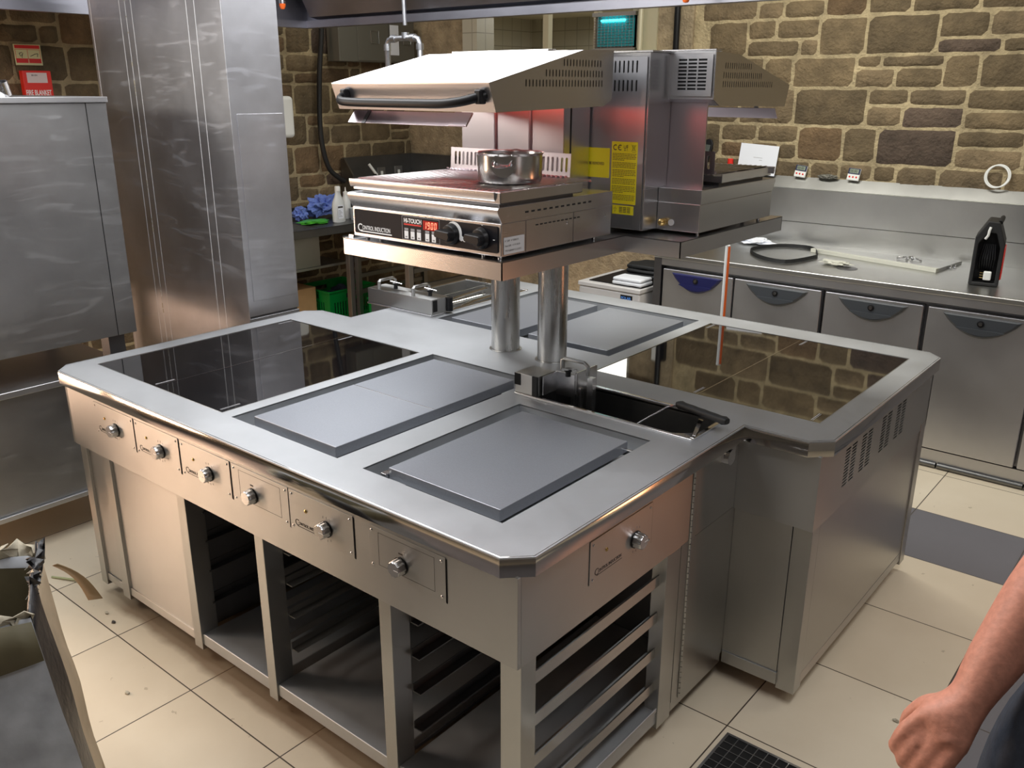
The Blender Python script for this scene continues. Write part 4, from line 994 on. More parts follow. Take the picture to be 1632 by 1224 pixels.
grill2.location = (-0.610, 1.806, ST); grill2.rotation_euler = (0, 0, PI)
grill2['label'] = 'salamander grill facing away with yellow stickers on its back cover'
def descend(o):
    for ch in [x for x in bpy.data.objects if x.parent == o]:
        yield ch
        yield from descend(ch)
for o_ in descend(grill2):
    if o_.name.startswith('heating_element'): o_.data = o_.data.copy(); o_.data.materials[0] = M_DARK

# pan on the first grill
pan = thing('saucepan', 'small stainless two-handled pan on the glowing grill grid', 'pan', (-0.652, 0.752, 1.5905))
pb = MB().lathe([(0, 0), (0.082, 0), (0.090, 0.004), (0.0935, 0.012), (0.094, 0.060), (0.0945, 0.078), (0.0985, 0.084), (0.0985, 0.0855), (0.093, 0.084), (0.0915, 0.078), (0.0905, 0.012), (0.088, 0.006), (0, 0.005)], (-0.652, 0.752, 1.5905), seg=64)
pb.build('pan_body', M_PAN, pan)
for a in (-62, 118):
    d = Vector((math.cos(math.radians(a)), math.sin(math.radians(a)), 0)); s_ = Vector((-d.y, d.x, 0)); c0 = Vector((-0.652, 0.752, 1.645)) + d * 0.093
    P = [c0 + s_ * 0.024 + Vector((0, 0, 0.010)), c0 + s_ * 0.024 + d * 0.020 + Vector((0, 0, 0.006))] + arcpts(c0 + d * 0.02, 0.024, 0.3, PI - 0.3, 8, s_, d * 0.6 - Vector((0, 0, 0.1))) + [c0 - s_ * 0.024 + d * 0.020 + Vector((0, 0, 0.006)), c0 - s_ * 0.024 + Vector((0, 0, 0.010))]
    MB().tube(P, (0.0055, 0.003), 10).build('handle', M_CHROME, pan)
    M = Matrix.Translation(c0) @ frame((0, 0, 0), s_, (0, 0, 1)); mb = MB().lathe([(0.034, -0.001), (0.034, 0.001), (0.0, 0.002)], c0, d, 24); mb.build('handle_plate', M_CHROME, pan)

# ------------------------------------------------------------------ back counter fridge with splashback
BY, BZ = 3.31, 0.925
fr = thing('counter_fridge', 'long stainless fridge counter with splashback against the stone wall', 'fridge counter', (0.4, 3.7, 0))
x0c, x1c = -1.66, 2.0
MB().box(x0c + 0.02, x1c, 3.37, 4.13, 0.10, 0.86).build('cabinet_body', M_DARK, fr)
MB().box(x0c, x1c, BY, 4.18, BZ - 0.028, BZ).build('bench_top', M_BENCH, fr, 0.006, seg=3)
MB().box(x0c + 0.03, x1c, BY + 0.012, 3.40, BZ - 0.07, BZ - 0.0285).build('front_rail', M_FRIDGE, fr, 0.002)
MB().box(x0c, x0c + 0.05, BY + 0.01, 4.15, 0.02, BZ - 0.0285).build('end_panel', M_DARK, fr, 0.002)
MB().box(x0c + 0.06, x1c, 3.35, 3.40, 0.025, 0.092).build('plinth', M_FRIDGE, fr)
mb = MB()
for k in range(9): mb.cyl((-1.55 + k * 0.40, 3.345, 0.016), (-1.55 + k * 0.40 + 0.392, 3.345, 0.016), 0.016, seg=12)
mb.build('cove_strip', M_SINK, fr)
doorx = [(-1.600, -1.149), (-1.139, -0.640), (-0.620, -0.126), (-0.104, 0.388), (0.402, 0.90), (0.912, 1.41), (1.425, 1.92)]
for i, (a, b) in enumerate(doorx):
    d = MB().box(a, b, 3.325, 3.366, 0.105, 0.835).build('door', M_FRIDGE, fr, 0.006, seg=3)
    hx, hw = (a + b) / 2 + 0.0, (b - a) * 0.345
    if i == 0: hx = a + 0.225; 
    zt_ = 0.817; n_ = 18
    arc = [(hx - hw + 2 * hw * k / n_, zt_ - 0.098 * math.sin(PI * k / n_) ** 0.8 - 0.004) for k in range(n_ + 1)]
    poly = [(hx - hw - 0.004, zt_)] + arc[1:-1] + [(hx + hw + 0.004, zt_)]
    hm = M_HANDLEB if i == 0 else M_HANDLE
    # crescent handle: sloping face and scooped grip
    mb = MB(); bm = mb.bm
    outer = poly; ring0 = [bm.verts.new((p[0], 3.3252, p[1])) for p in outer]; ring1 = [bm.verts.new((p[0], 3.318, p[1])) for p in outer]
    cxm, czm = hx, zt_ - 0.035
    ring2 = [bm.verts.new((cxm + (p[0] - cxm) * 0.90, 3.311, czm + (p[1] - czm) * 0.86)) for p in outer]
    m_ = len(outer)
    for A_, B_ in ((ring0, ring1), (ring1, ring2)):
        for k in range(m_): bm.faces.new((A_[k], A_[(k + 1) % m_], B_[(k + 1) % m_], B_[k]))
    bm.faces.new(ring2)
    h = mb.build('handle', hm, d)
    M = frame((hx, 3.3105, zt_ - 0.062), (1, 0, 0), (0, 0, 1))
    gp = [(-0.105 + 0.21 * k / 12, -0.026 * math.sin(PI * k / 12)) for k in range(13)]
    plate2d('grip_lip', gp + [(0.105, 0.004), (-0.105, 0.004)], [], 0.0, 0.006, hm, d, M, rnd=0.0)
    MB().lathe([(0.016, 0), (0.016, 0.004), (0.0125, 0.005), (0.0, 0.005)], (hx, 3.311, zt_ - 0.030), (0, -1, 0), 24).build('lock', M_BLACK, d)
    MB().lathe([(0.0095, 0), (0.009, 0.003), (0.0, 0.003)], (hx, 3.3062, zt_ - 0.030), (0, -1, 0), 16).build('lock_barrel', M_CHROME, d)
# splashback: lower sheet, upper sheet and sloping ledge
MB().box(x0c - 0.0, x1c, 4.150, 4.160, BZ, 1.060).build('lower_splashback', M_BENCH, fr)
MB().box(x0c - 0.0, x1c, 4.144, 4.154, 1.064, 1.2615).build('upper_splashback', M_BENCH, fr)
MB().prism([(4.144, 1.262), (4.199, 1.318), (4.199, 1.330), (4.190, 1.332), (4.136, 1.268)], 'x', x0c, x1c).build('splashback_ledge', M_BENCH, fr)

# ------------------------------------------------------------------ things on the fridge counter
def on(name, label, cat, mb, mat, bevel=0, group=None, seg=2): return tag(mb.build(name, mat, None, bevel, seg=seg), label, cat, group)
# hexagonal loop of strapping
pts = [(-1.235, 3.72), (-1.16, 3.955), (-0.98, 4.00), (-0.86, 3.80), (-0.845, 3.70), (-0.915, 3.47), (-1.09, 3.52)]
mb = MB(); bm = mb.bm; n_ = len(pts); mid = Vector((-1.03, 3.74))
def catmull(P, k):
    out = []; n = len(P)
    for i in range(n):
        p0, p1, p2, p3 = [Vector(P[(i + j - 1) % n]) for j in range(4)]
        for j in range(k):
            t = j / k; out.append(0.5 * ((2 * p1) + (-p0 + p2) * t + (2 * p0 - 5 * p1 + 4 * p2 - p3) * t * t + (-p0 + 3 * p1 - 3 * p2 + p3) * t ** 3))
    return out
cp_ = catmull(pts, 5)
rr_ = [[bm.verts.new((p.x * s + mid.x * (1 - s), p.y * s + mid.y * (1 - s), z)) for p in cp_] for s, z in ((1, BZ + .0008), (1, BZ + 0.022), (0.985, BZ + 0.022), (0.985, BZ + .0008))]
for A_, B_ in zip(rr_, rr_[1:] + rr_[:1]):
    for i in range(len(cp_)): bm.faces.new((A_[i], A_[(i + 1) % len(cp_)], B_[(i + 1) % len(cp_)], B_[i]))
on('strapping_loop', 'black loop of packing strap lying on the fridge counter', 'strap', mb, M_BLACKM)
mb = MB(); A0, A1 = Vector((-0.95, 3.92, BZ)), Vector((-0.195, 3.735, BZ)); t = (A1 - A0).normalized(); s_ = Vector((-t.y, t.x, 0))
mb.prism([tuple((A0)[:2]), tuple(A1[:2]), tuple((A1 + s_ * 0.03)[:2]), tuple((A0 + s_ * 0.03)[:2])], 'z', BZ + 0.0005, BZ + 0.022)
on('edging_strip', 'long pale adhesive-streaked metal strip lying on the fridge counter', 'metal strip', mb, M_GLUE, 0.001)
mb = MB(); mb.prism([(-0.20, 3.772), (-0.192, 3.772), (-0.155, 4.09), (-0.20, 4.09)], 'z', BZ + 0.0005, BZ + 0.018)
mb.prism([(-0.60, 3.90), (-0.21, 3.80), (-0.205, 4.04), (-0.55, 4.10)], 'z', BZ + 0.0005, BZ + 0.003)
on('metal_offcut', 'thin steel offcut sheet under the pile of screws', 'metal offcut', mb, M_BENCH)
rn = random.Random(9)
for k in range(14):
    x, y = -0.40 + rn.gauss(0, 0.045), 4.0 + rn.gauss(0, 0.02); a = rn.uniform(0, PI); L_ = 0.016; zz = BZ + 0.007 + rn.uniform(0, 0.010)
    mb = MB().cyl((x, y, zz), (x + math.cos(a) * L_, y + math.sin(a) * L_, zz + 0.004), 0.0035, seg=6).cyl((x, y, zz), (x - math.cos(a) * 0.004, y - math.sin(a) * 0.004, zz), 0.007, seg=6)
    tag(mb.build('screw_bolt', M_CHROME), 'small loose bolt in the pile on the steel offcut', 'bolt', 'loose bolts piled on the fridge counter')
for k, (x, y) in enumerate(((-0.165, 3.90), (-0.15, 3.93))):
    mb = MB().lathe([(0.010, 0), (0.010, 0.008), (0.006, 0.009), (0.006, 0.02), (0, 0.02)], (x, y, BZ), seg=6)
    tag(mb.build('hex_nut', M_CHROME), 'loose hexagonal nut %s on the fridge counter near the cable reel' % ('in front' if k == 0 else 'behind'), 'nut')
o_ = blob('film_scrap', (-0.68, 3.60, BZ + .001), (0.075, 0.035, 0.012), M_GLUE, None, 0.6, 3, 4); tag(o_, 'crumpled pale film scrap near the front edge of the fridge counter', 'scrap')
on('metal_washer', 'dark oval disc beside the crumpled film scrap on the fridge counter', 'disc', MB().lathe([(0.0, 0), (0.055, 0), (0.055, 0.002), (0, 0.003)], (-0.60, 3.555, BZ), seg=28), M_DARK)
o_ = blob('paper_scrap', (-1.33, 3.98, BZ + .001), (0.11, 0.07, 0.018), M_PAPER, None, 0.5, 2, 8); tag(o_, 'white crumpled paper under the rear gantry shelf end on the fridge counter', 'paper')
# boxed cable reel, black and red, with white plug
cr = thing('cable_reel', 'black and red boxed cable reel with white plug on the fridge counter', 'cable reel', (0.075, 3.65, BZ))
Mr = frame((0.075, 3.66, BZ), (0.93, 0.36, 0), (0, 0, 1))   # local x across the front, y up, z toward the viewer
Mr = Matrix(((0.985, 0, 0.17, 0.062), (0.17, 0, -0.985, 3.62), (0, 1, 0, BZ), (0, 0, 0, 1)))
W_, D_ = 0.066, 0.17
outer = [(-W_, 0.002), (W_, 0.002), (W_, 0.215), (0.030, 0.315), (-0.020, 0.318), (-W_, 0.235)]
inner = [(-W_ + 0.018, 0.018), (W_ - 0.018, 0.018), (W_ - 0.018, 0.19), (0.022, 0.262), (-0.012, 0.262), (-W_ + 0.018, 0.205)]
plate2d('reel_case', outer, [inner], -D_ / 2 - .02, D_ / 2, M_BLACKM, cr, Mr, bevel=0.006)
MB().prism([(p[0] * 0.97, p[1] * 0.985 + 0.002) for p in outer], 'z', -D_ / 2 - .018, 0.02).bm.free()
mb = MB(); mb.prism([(p[0] * 0.95, p[1] * 0.97 + 0.004) for p in outer], 'z', -D_ / 2, 0.01); mb.bm.transform(Mr); mb.build('reel_inner', M_BLACK, cr)
mb = MB()
for k in range(7): x = -0.030 + k * 0.010; mb.tube([Mr @ Vector((x, 0.07, 0.03)), Mr @ Vector((x * 1.1, 0.13, 0.062 - abs(k - 3) * 0.004)), Mr @ Vector((x * 0.8, 0.20, 0.03))], 0.0052, 8)
mb.build('wound_cable', M_BLACK, cr)
mb = MB().box(-0.005, 0.030, 0.030, 0.072, 0.055, 0.085, Mr); pg = mb.build('plug', M_WHITEP, cr, 0.005, seg=3)
mb = MB()
for q in (0.038, 0.050, 0.062): mb.box(-0.022, -0.005, q, q + 0.004, 0.068, 0.073, Mr)
mb.build('plug_pin', M_BRASS, pg)
MB().tube([Mr @ Vector(p) for p in ((-0.022, 0.232, 0.089), (-0.012, 0.25, 0.092), (-0.010, 0.275, 0.092), (-0.006, 0.29, 0.088))], 0.006, 8).build('cable_tie', M_WHITEP, cr)
MB().prism([(-0.085, 0.03), (0.075, 0.03), (0.075, 0.19), (-0.02, 0.215), (-0.085, 0.2)], 'x', W_ - 0.001, W_ + 0.006).bm.free()
mb = MB(); mb.box(W_ - 0.001, W_ + 0.007, 0.035, 0.19, -0.085, 0.07, Mr); mb.build('red_side_cover', M_REDP, cr, 0.004)
mb = MB().tube([Mr @ Vector(p) for p in ((0.030, 0.30, -0.07), (0.036, 0.325, -0.04), (0.036, 0.325, 0.02), (0.030, 0.31, 0.05))], 0.011, 10); mb.build('carry_handle', M_BLACKM, cr)

# ------------------------------------------------------------------ things on the splashback ledge
LZ = 1.331
# white card
mb = MB(); M = Matrix.Translation((-1.455, 4.165, LZ + 0.002)) @ Matrix.Rotation(math.radians(3), 4, 'Y') @ Matrix.Rotation(math.radians(-6), 4, 'X'); mb.box(-0.128, 0.128, -0.001, 0.001, 0, 0.182, M)
cd = tag(mb.build('paper_card', M_PAPER), 'blank white card propped against the stone wall on the ledge', 'card')
MB().box(-0.03, 0.03, -0.0014, -0.001, 0.100, 0.102, M).box(0.01, 0.03, -0.0014, -0.001, 0.086, 0.088, M).build('faint_print', M_GREYPRINT, cd)
def timer(x, label, ang):
    r = thing('kitchen_timer', label, 'timer', (x, 4.178, LZ), 'kitchen timers on the ledge')
    M = Matrix.Translation((x, 4.166, LZ + 0.0005)) @ Matrix.Rotation(ang, 4, 'Y') @ Matrix.Rotation(math.radians(-14), 4, 'X')
    MB().box(-0.036, 0.036, -0.008, 0.008, 0, 0.072, M).build('case', M_WHITEP, r, 0.005, seg=3)
    MB().box(-0.035, 0.035, -0.0092, -0.006, 0.036, 0.071, M).build('bezel', plain('timer_bezel', (0.01, 0.015, 0.06), 0.3) if 'timer_bezel' not in MATS else MATS['timer_bezel'], r, 0.002)
    sc = MB().box(-0.026, 0.026, -0.0097, -0.009, 0.043, 0.066, M).build('screen', plain('lcd', (0.25, 0.30, 0.22), 0.3) if 'lcd' not in MATS else MATS['lcd'], r)
    text('digits', '00:00', 0.022, M @ frame((-0.0235, -0.0099, 0.0465), (1, 0, 0), (0, 0, 1)), M_BLACK, sc, sx=0.85)
    for bx_ in (-0.020, 0, 0.020): MB().lathe([(0.0055, 0), (0.005, 0.0025), (0, 0.003)], M @ Vector((bx_, -0.008, 0.020)), (0, -1, 0), 14).build('button', M_REDP, r)
timer(-1.165, 'white and navy kitchen timer on the ledge beside the white card', math.radians(6))
timer(-0.838, 'white and navy kitchen timer on the ledge further right, away from the white card', math.radians(4))
tag(blob('cloth_scrap', (-0.99, 4.172, LZ - 0.001), (0.055, 0.018, 0.014), M_BOXGREY, None, 0.4, 3, 2), 'small dark crumpled rag on the ledge between the two timers', 'rag')
mb = MB(); 
for s_, z_ in ((0.0, 0.0), (0.008, 0.003)): mb.tube(arcpts((-0.070 + s_, 4.165, 1.402 + z_), 0.058, 0, 2 * PI - 0.001, 36, (1, 0, 0.0), (0, 0.16, 1))[:-1], 0.0042, 8, closed=True)
on('cable_coil', 'coil of thin white cable leaning on the stone wall above the ledge', 'cable coil', mb, M_WHITEP)
mb = MB(); mb.lathe([(0, 0), (0.020, 0), (0.020, 0.012), (0.017, 0.022), (0.017, 0.034), (0, 0.036)], (-1.62, 4.165, LZ + 0.045 - 0.045), seg=20)
mb2 = MB().lathe([(0, 0), (0.017, 0), (0.017, 0.085), (0.012, 0.09), (0, 0.09)], (-1.735, 4.168, LZ), seg=20)
rb = thing('squeeze_bottle', 'white squeeze bottle with a red cap on the ledge behind the far grill', 'bottle', (-1.62, 4.165, LZ)); mb.bm.free(); mb2.bm.free()
MB().lathe([(0, 0), (0.017, 0), (0.017, 0.045), (0.012, 0.052), (0, 0.052)], (-1.635, 4.172, LZ), seg=20).build('bottle_body', M_WHITEP, rb)
MB().lathe([(0, 0.0), (0.0185, 0), (0.0185, 0.032), (0.015, 0.036), (0, 0.036)], (-1.635, 4.172, LZ + 0.0525), seg=20).build('cap', M_REDP, rb)
ph = thing('cordless_phone', 'black cordless phone standing in its charger on the ledge', 'phone', (-1.82, 4.165, LZ))
MB().box(-1.87, -1.78, 4.138, 4.192, LZ, LZ + 0.035).build('charger', M_BLACK, ph, 0.008, seg=3)
M = Matrix.Translation((-1.822, 4.158, LZ + 0.02)) @ Matrix.Rotation(math.radians(7), 4, 'Y') @ Matrix.Rotation(math.radians(-10), 4, 'X')
hs = plate2d('handset', [(-0.024, 0), (0.024, 0), (0.028, 0.05), (0.033, 0.13), (0.030, 0.165), (0.018, 0.184), (0, 0.189), (-0.018, 0.184), (-0.030, 0.165), (-0.033, 0.13), (-0.028, 0.05)], [], -0.011, 0.011, M_BLACK, ph, M @ frame((0, 0, 0), (1, 0, 0), (0, 0, 1)), bevel=0.006)
MB().box(-0.019, 0.019, -0.0125, -0.011, 0.105, 0.150, M).build('phone_screen', plain('phone_lcd', (0.08, 0.09, 0.08), 0.3), hs)
mb = MB()
for i in range(3):
    for j in range(4): mb.box(-0.018 + i * 0.013, -0.008 + i * 0.013, -0.0122, -0.011, 0.030 + j * 0.017, 0.039 + j * 0.017, M)
mb.build('keypad', M_GREYPRINT, hs)
# wall socket pair and trunking on the plaster pier
sw = thing('wall_trunking', 'cream vertical trunking box with sockets on the plaster pier', 'trunking', (-2.06, 4.17, 1.5))
MB().box(-2.115, -2.045, 4.125, 4.176, 1.60, 1.83).build('trunking_box', M_WHITEP, sw, 0.003)
MB().box(-2.043, -2.020, 4.135, 4.176, 1.60, 1.83).build('trunking_side', M_BLACK, sw)
MB().cyl((-2.08, 4.16, 1.55), (-2.08, 4.16, 1.60), 0.018).build('conduit', M_GALV, sw)
MB().box(-2.10, -1.99, 4.15, 4.176, 1.42, 1.535).build('socket_plate', M_BODY, sw, 0.003)
MB().box(-2.065, -2.03, 4.144, 4.151, 1.455, 1.505).build('socket_switch', M_WHITEP, sw, 0.002)

# ------------------------------------------------------------------ freezer with folded cloths
fz = thing('chest_freezer', 'small white chest freezer with dark lid beside the fridge counter', 'freezer', (-1.9, 3.55, 0))
fx0, fx1, fy0, fy1, fzt = -2.165, -1.715, 3.262, 3.75, 0.695
MB().box(fx0, fx1, fy0, fy1, 0.01, fzt - 0.03).build('freezer_body', M_ENAMEL, fz, 0.012, seg=3)
MB().box(fx0 - 0.004, fx1 + 0.004, fy0 - 0.006, fy1, fzt - 0.028, fzt).build('freezer_rim', M_ENAMEL, fz, 0.006, seg=3)
MB().box(fx0 + 0.05, fx1 - 0.01, fy0 + 0.04, fy1 - 0.02, fzt + 0.0003, fzt + 0.006).build('sliding_lid', M_BLACK, fz, 0.002)
bd = MB().box(-1.850, -1.765, fy0 - 0.003, fy0 - 0.0005, 0.615, 0.650).build('badge', M_BLACK, fz, 0.001)
text('lettering', 'POLAR', 0.024, frame((-1.845, fy0 - 0.0034, 0.6235), (1, 0, 0), (0, 0, 1)), plain('badge_blue', (0.10, 0.28, 0.75), 0.4), bd, sx=0.95, bold=0.0006)
def folded(name, label, x0, x1, y0, y1, z0, n, th, mat, cat, amp=0.006):
    mb = MB()
    for k in range(n): mb.box(x0 + 0.003 * (k % 2), x1 - 0.004 * (k % 2), y0 + 0.002 * k, y1 - 0.001 * k, z0 + k * th + .0005, z0 + (k + 1) * th)
    o = mb.build(name, mat); sb = o.modifiers.new('b', 'BEVEL'); sb.width = th * 0.45; sb.segments = 3
    ss = o.modifiers.new('s', 'SUBSURF'); ss.subdivision_type = 'SIMPLE'; ss.levels = ss.render_levels = 2
    tx = bpy.data.textures.new(name, 'CLOUDS'); tx.noise_scale = 0.07
    dm = o.modifiers.new('d', 'DISPLACE'); dm.texture = tx; dm.strength = amp; dm.mid_level = 0.5
    return tag(o, label, cat)
folded('folded_cloth', 'folded white cloth on the front right of the chest freezer', -1.93, -1.72, 3.28, 3.42, fzt + 0.009, 2, 0.022, M_SHIRT, 'cloth')
folded('dark_jacket', 'crumpled dark jacket heaped on the back of the chest freezer', -1.95, -1.70, 3.46, 3.70, fzt + 0.022, 3, 0.028, M_BLACKM, 'jacket', 0.025)

# ------------------------------------------------------------------ left side: oven on stand, pillar, signs
ov = thing('combi_oven', 'large closed stainless oven standing on a cabinet at the left edge', 'oven', (-3.0, 0.0, 0.84))
oy1 = 0.566
MB().box(-3.45, -2.60, -0.62, oy1, 0.842, 1.790).build('oven_body', M_OVEN, ov, 0.003)
MB().box(-3.452, -2.588, -0.625, oy1 + 0.003, 1.7905, 1.813).build('top_cover', M_FRIDGE, ov, 0.003)
MB().box(-2.5999, -2.598, oy1 - 0.086, oy1 - 0.0835, 0.843, 1.79).build('panel_joint', M_VOID, ov)
for x in (-3.38, -2.70):
    for y in (-0.55, 0.45): MB().box(x, x + 0.07, y, y + 0.07, 0.709, 0.8415).build('oven_leg', M_DARK, ov)
sd = thing('oven_stand', 'stainless base cabinet under the oven at the left edge', 'cabinet', (-3.0, 0.0, 0))
MB().box(-3.45, -2.63, -0.60, 0.50, 0.19, 0.68).build('cabinet_body', M_OVEN, sd, 0.003)
MB().box(-3.46, -2.60, -0.63, 0.53, 0.681, 0.7085).build('cabinet_top', M_FRIDGE, sd, 0.004)
MB().box(-3.45, -2.615, -0.60, 0.505, 0.168, 0.189).build('bottom_rail', M_FRIDGE, sd, 0.002)
for x in (-3.38, -2.76):
    for y in (-0.52, 0.38): MB().cyl((x, y, 0.0), (x, y, 0.168), 0.022).build('foot', M_DARK, sd)
on('oven_flue', 'short open steel flue pipe poking up on top of the oven', 'flue pipe', MB().lathe([(0.040, 0), (0.040, 0.05), (0.035, 0.05), (0.035, 0.002)], (-2.68, 0.205, 1.815), (0.10, -0.25, 1), 28), M_CHROME)

pl = thing('steel_clad_pillar', 'tall steel-clad pillar with access panel rising behind the island', 'pillar', (-2.7, 1.05, 0))
PX0, PX1, PY0, PY1, PZT = -3.32, -2.255, 0.905, 1.170, 2.95
MB().box(PX0 + 0.006, PX1 - 0.006, PY0 + 0.006, PY1 - 0.006, 0.0, PZT).build('pillar_core', M_DARK, pl)
# front sheets with white sealant seams
for a, b in ((PX0, -3.035), (-3.033, -2.985), (-2.983, -2.935), (-2.933, -2.500), (-2.498, -2.4405), (-2.439, PX1)):
    MB().box(a, b - 0.0004, PY0, PY0 + 0.005, 0.02, PZT).build('cladding_sheet', M_PILLAR, pl, 0.0012)
MB().box(PX1 - 0.005, PX1, PY0 + 0.0005, PY1, 0.895, PZT).build('cladding_side', M_PILLAR, pl, 0.0015)
MB().box(PX1 - 0.005, PX1 + 0.0, PY0 + 0.0005, PY1, 0.02, 0.885).build('cladding_side_base', M_PILLAR, pl, 0.0015)
pn = MB().box(PX1 + 0.0002, PX1 + 0.0032, 0.932, PY1 - 0.012, 0.960, 1.745).build('access_panel', M_PILLAR, pl, 0.0012)
mb = MB()
for x, w_ in ((-3.034, 0.0014), (-2.984, 0.0014), (-2.934, 0.0014), (-2.499, 0.0014), (-2.440, 0.0012), (-3.30, 0.0014)):
    mb.box(x - w_ * 1.3, x + w_ * 1.3, PY0 - 0.0005, PY0 + 0.0008, 0.02, PZT)
mb.build('sealant_seam', plain('sealant', (0.62, 0.62, 0.62), 0.6), pl)
mb = MB(); rn = random.Random(5); z = 0.8
while z < 2.3:
    h_ = rn.uniform(0.004, 0.03); wv = rn.uniform(0.001, 0.004); x = -2.984 + rn.uniform(-0.001, 0.001); mb.box(x - wv, x + wv, PY0 - 0.001, PY0 - 0.0004, z, z + h_); z += h_ + rn.choice((0.004, 0.01, 0.06, 0.12))
mb.build('old_sealant', M_TORN, pl)

# fire signs on the left wall, seen over the oven
SXw = XL + 0.034
sgn = thing('fire_blanket_sign', 'small red and cream fire blanket instruction sign above the oven', 'sign', (SXw, 1.15, 1.95))
def signM(y0, z0): return frame((SXw, y0, z0), (0, 1, 0), (0, 0, 1))
Ms = signM(1.062, 1.966)
base = MB().box(0, 0.150, 0, 0.112, 0, 0.002, Ms).build('sign_board', plain('luminous_cream', (0.72, 0.70, 0.40), 0.5), sgn)
mb = MB().box(0.006, 0.144, 0.090, 0.108, 0.002, 0.0025, Ms).box(0.006, 0.072, 0.012, 0.034, 0.002, 0.0025, Ms).box(0.076, 0.144, 0.012, 0.034, 0.002, 0.0025, Ms)
for a, b_, c_, d in ((0.006, 0.144, 0.084, 0.086), (0.006, 0.008, 0.034, 0.086), (0.142, 0.144, 0.034, 0.086), (0.073, 0.075, 0.034, 0.086), (0.006, 0.144, 0.034, 0.036)): mb.box(a, b_, c_, d, 0.002, 0.0025, Ms)
mb.build('red_field', M_RED, base)
mb = MB()
for x, y, a in ((0.034, 0.066, 0.3), (0.044, 0.058, 1.2), (0.030, 0.055, 2.0), (0.040, 0.048, 1.6), (0.095, 0.052, 0.4), (0.108, 0.058, 0.5), (0.120, 0.062, 0.2), (0.128, 0.055, 1.3)):
    mb.tube([Ms @ Vector((x - 0.009 * math.cos(a), y - 0.009 * math.sin(a), 0.0025)), Ms @ Vector((x + 0.009 * math.cos(a), y + 0.009 * math.sin(a), 0.0025))], (0.0016, 0.0016), 6)
mb.build('pictogram', M_DKPRINT, base)
fb = thing('fire_blanket', 'red fire blanket case on the stone wall half hidden by the oven', 'fire blanket', (SXw, 1.16, 1.7))
Mf = signM(1.070, 1.675)
fbb = MB().box(0, 0.160, 0, 0.262, 0, 0.045, Mf).build('case', M_REDP, fb, 0.004)
MB().box(0.022, 0.135, 0.195, 0.250, 0.045, 0.0456, Mf).build('notice', plain('notice_pink', (0.72, 0.62, 0.62), 0.5), fbb)
text('lettering', 'BS EN', 0.013, Mf @ Matrix.Translation((0.048, 0.232, 0.0458)), M_DKPRINT, fbb)
text('lettering', 'FIRE BLANKET', 0.040, Mf @ Matrix.Translation((0.005, 0.128, 0.0455)), M_WHITE, fbb, sx=0.56, bold=0.0007)
on('steel_upright', 'slim steel upright standing at the left edge above the oven', 'steel post', MB().box(-3.56, -3.50, 0.20, 0.245, 0.0, 2.19), M_BODYV, 0.002)

# ------------------------------------------------------------------ extraction canopy
hd = thing('extraction_hood', 'huge dark steel extraction canopy hanging over the cooking island', 'extraction hood', (-0.7, 0, 2.2))
hx0, hx1, hy0, hy1, hz = -3.74, 2.3, -3.2, 2.50, 2.195
mb = MB(); t = 0.004
for a, b_, c_, d in ((hx0, hx1, hy1 - t, hy1), (hx0, hx1, hy0, hy0 + t), (hx0, hx0 + t, hy0, hy1), (hx1 - t, hx1, hy0, hy1)): mb.box(a, b_, c_, d, hz, 2.75)
mb.build('hood_skirt', M_HOOD, hd)
MB().box(hx0, hx1, hy0, hy1, 2.75, 2.78).build('hood_roof', M_ROOF, hd)
mb = MB(); g_ = 0.055
for a, b_, c_, d in ((hx0, hx1, hy1 - g_, hy1), (hx0, hx1, hy0, hy0 + g_), (hx0, hx0 + g_, hy0 + g_, hy1 - g_), (hx1 - g_, hx1, hy0 + g_, hy1 - g_)): mb.box(a, b_, c_, d, hz - 0.0, hz + 0.004)
mb.box(hx0 + g_, hx1 - g_, hy1 - g_ - 0.003, hy1 - g_, hz, hz + 0.04).box(hx0 + g_, hx0 + g_ + 0.003, hy0 + g_, hy1 - g_, hz, hz + 0.04)
mb.build('drip_gutter', M_HOOD, hd)
mb = MB().prism([(hy1 - 0.06, hz + 0.06), (hy1 - 0.004, hz + 0.05), (hy1 - 0.004, hz + 0.09), (hy1 - 0.25, 2.70), (hy1 - 0.30, 2.70)], 'x', hx0 + .1, hx1 - .1); mb.build('filter_bank', M_HOOD, hd)
for i, (x, y, sx_, sy_) in enumerate(((-1.5, 0.15, 1.9, .8), (-2.0, 1.75, 2.4, .8), (0.9, 0.6, 0.5, 1.6), (-0.6, -1.9, 2.2, 0.6))):
    MB().box(x - sx_ / 2 - .05, x + sx_ / 2 + .05, y - sy_ / 2 - .05, y + sy_ / 2 + .05, 2.615, 2.75).build('light_housing', M_BODY, hd)
def nozzle(x, y, zt_):
    r = MB().cyl((x, y, zt_ + 0.03), (x, y, zt_ + 0.32), 0.010, seg=12).cyl((x, y, zt_ + 0.012), (x, y, zt_ + 0.032), 0.017, seg=12).build('nozzle_pipe', M_CHROME, hd)
    MB().lathe([(0, -0.016), (0.011, -0.014), (0.017, 0.0), (0.018, 0.014), (0, 0.016)], (x, y, zt_), seg=16).build('nozzle_cap', M_ORANGE, r)
nozzle(-3.45, 2.10, 2.285); nozzle(-0.98, 2.30, 2.205)

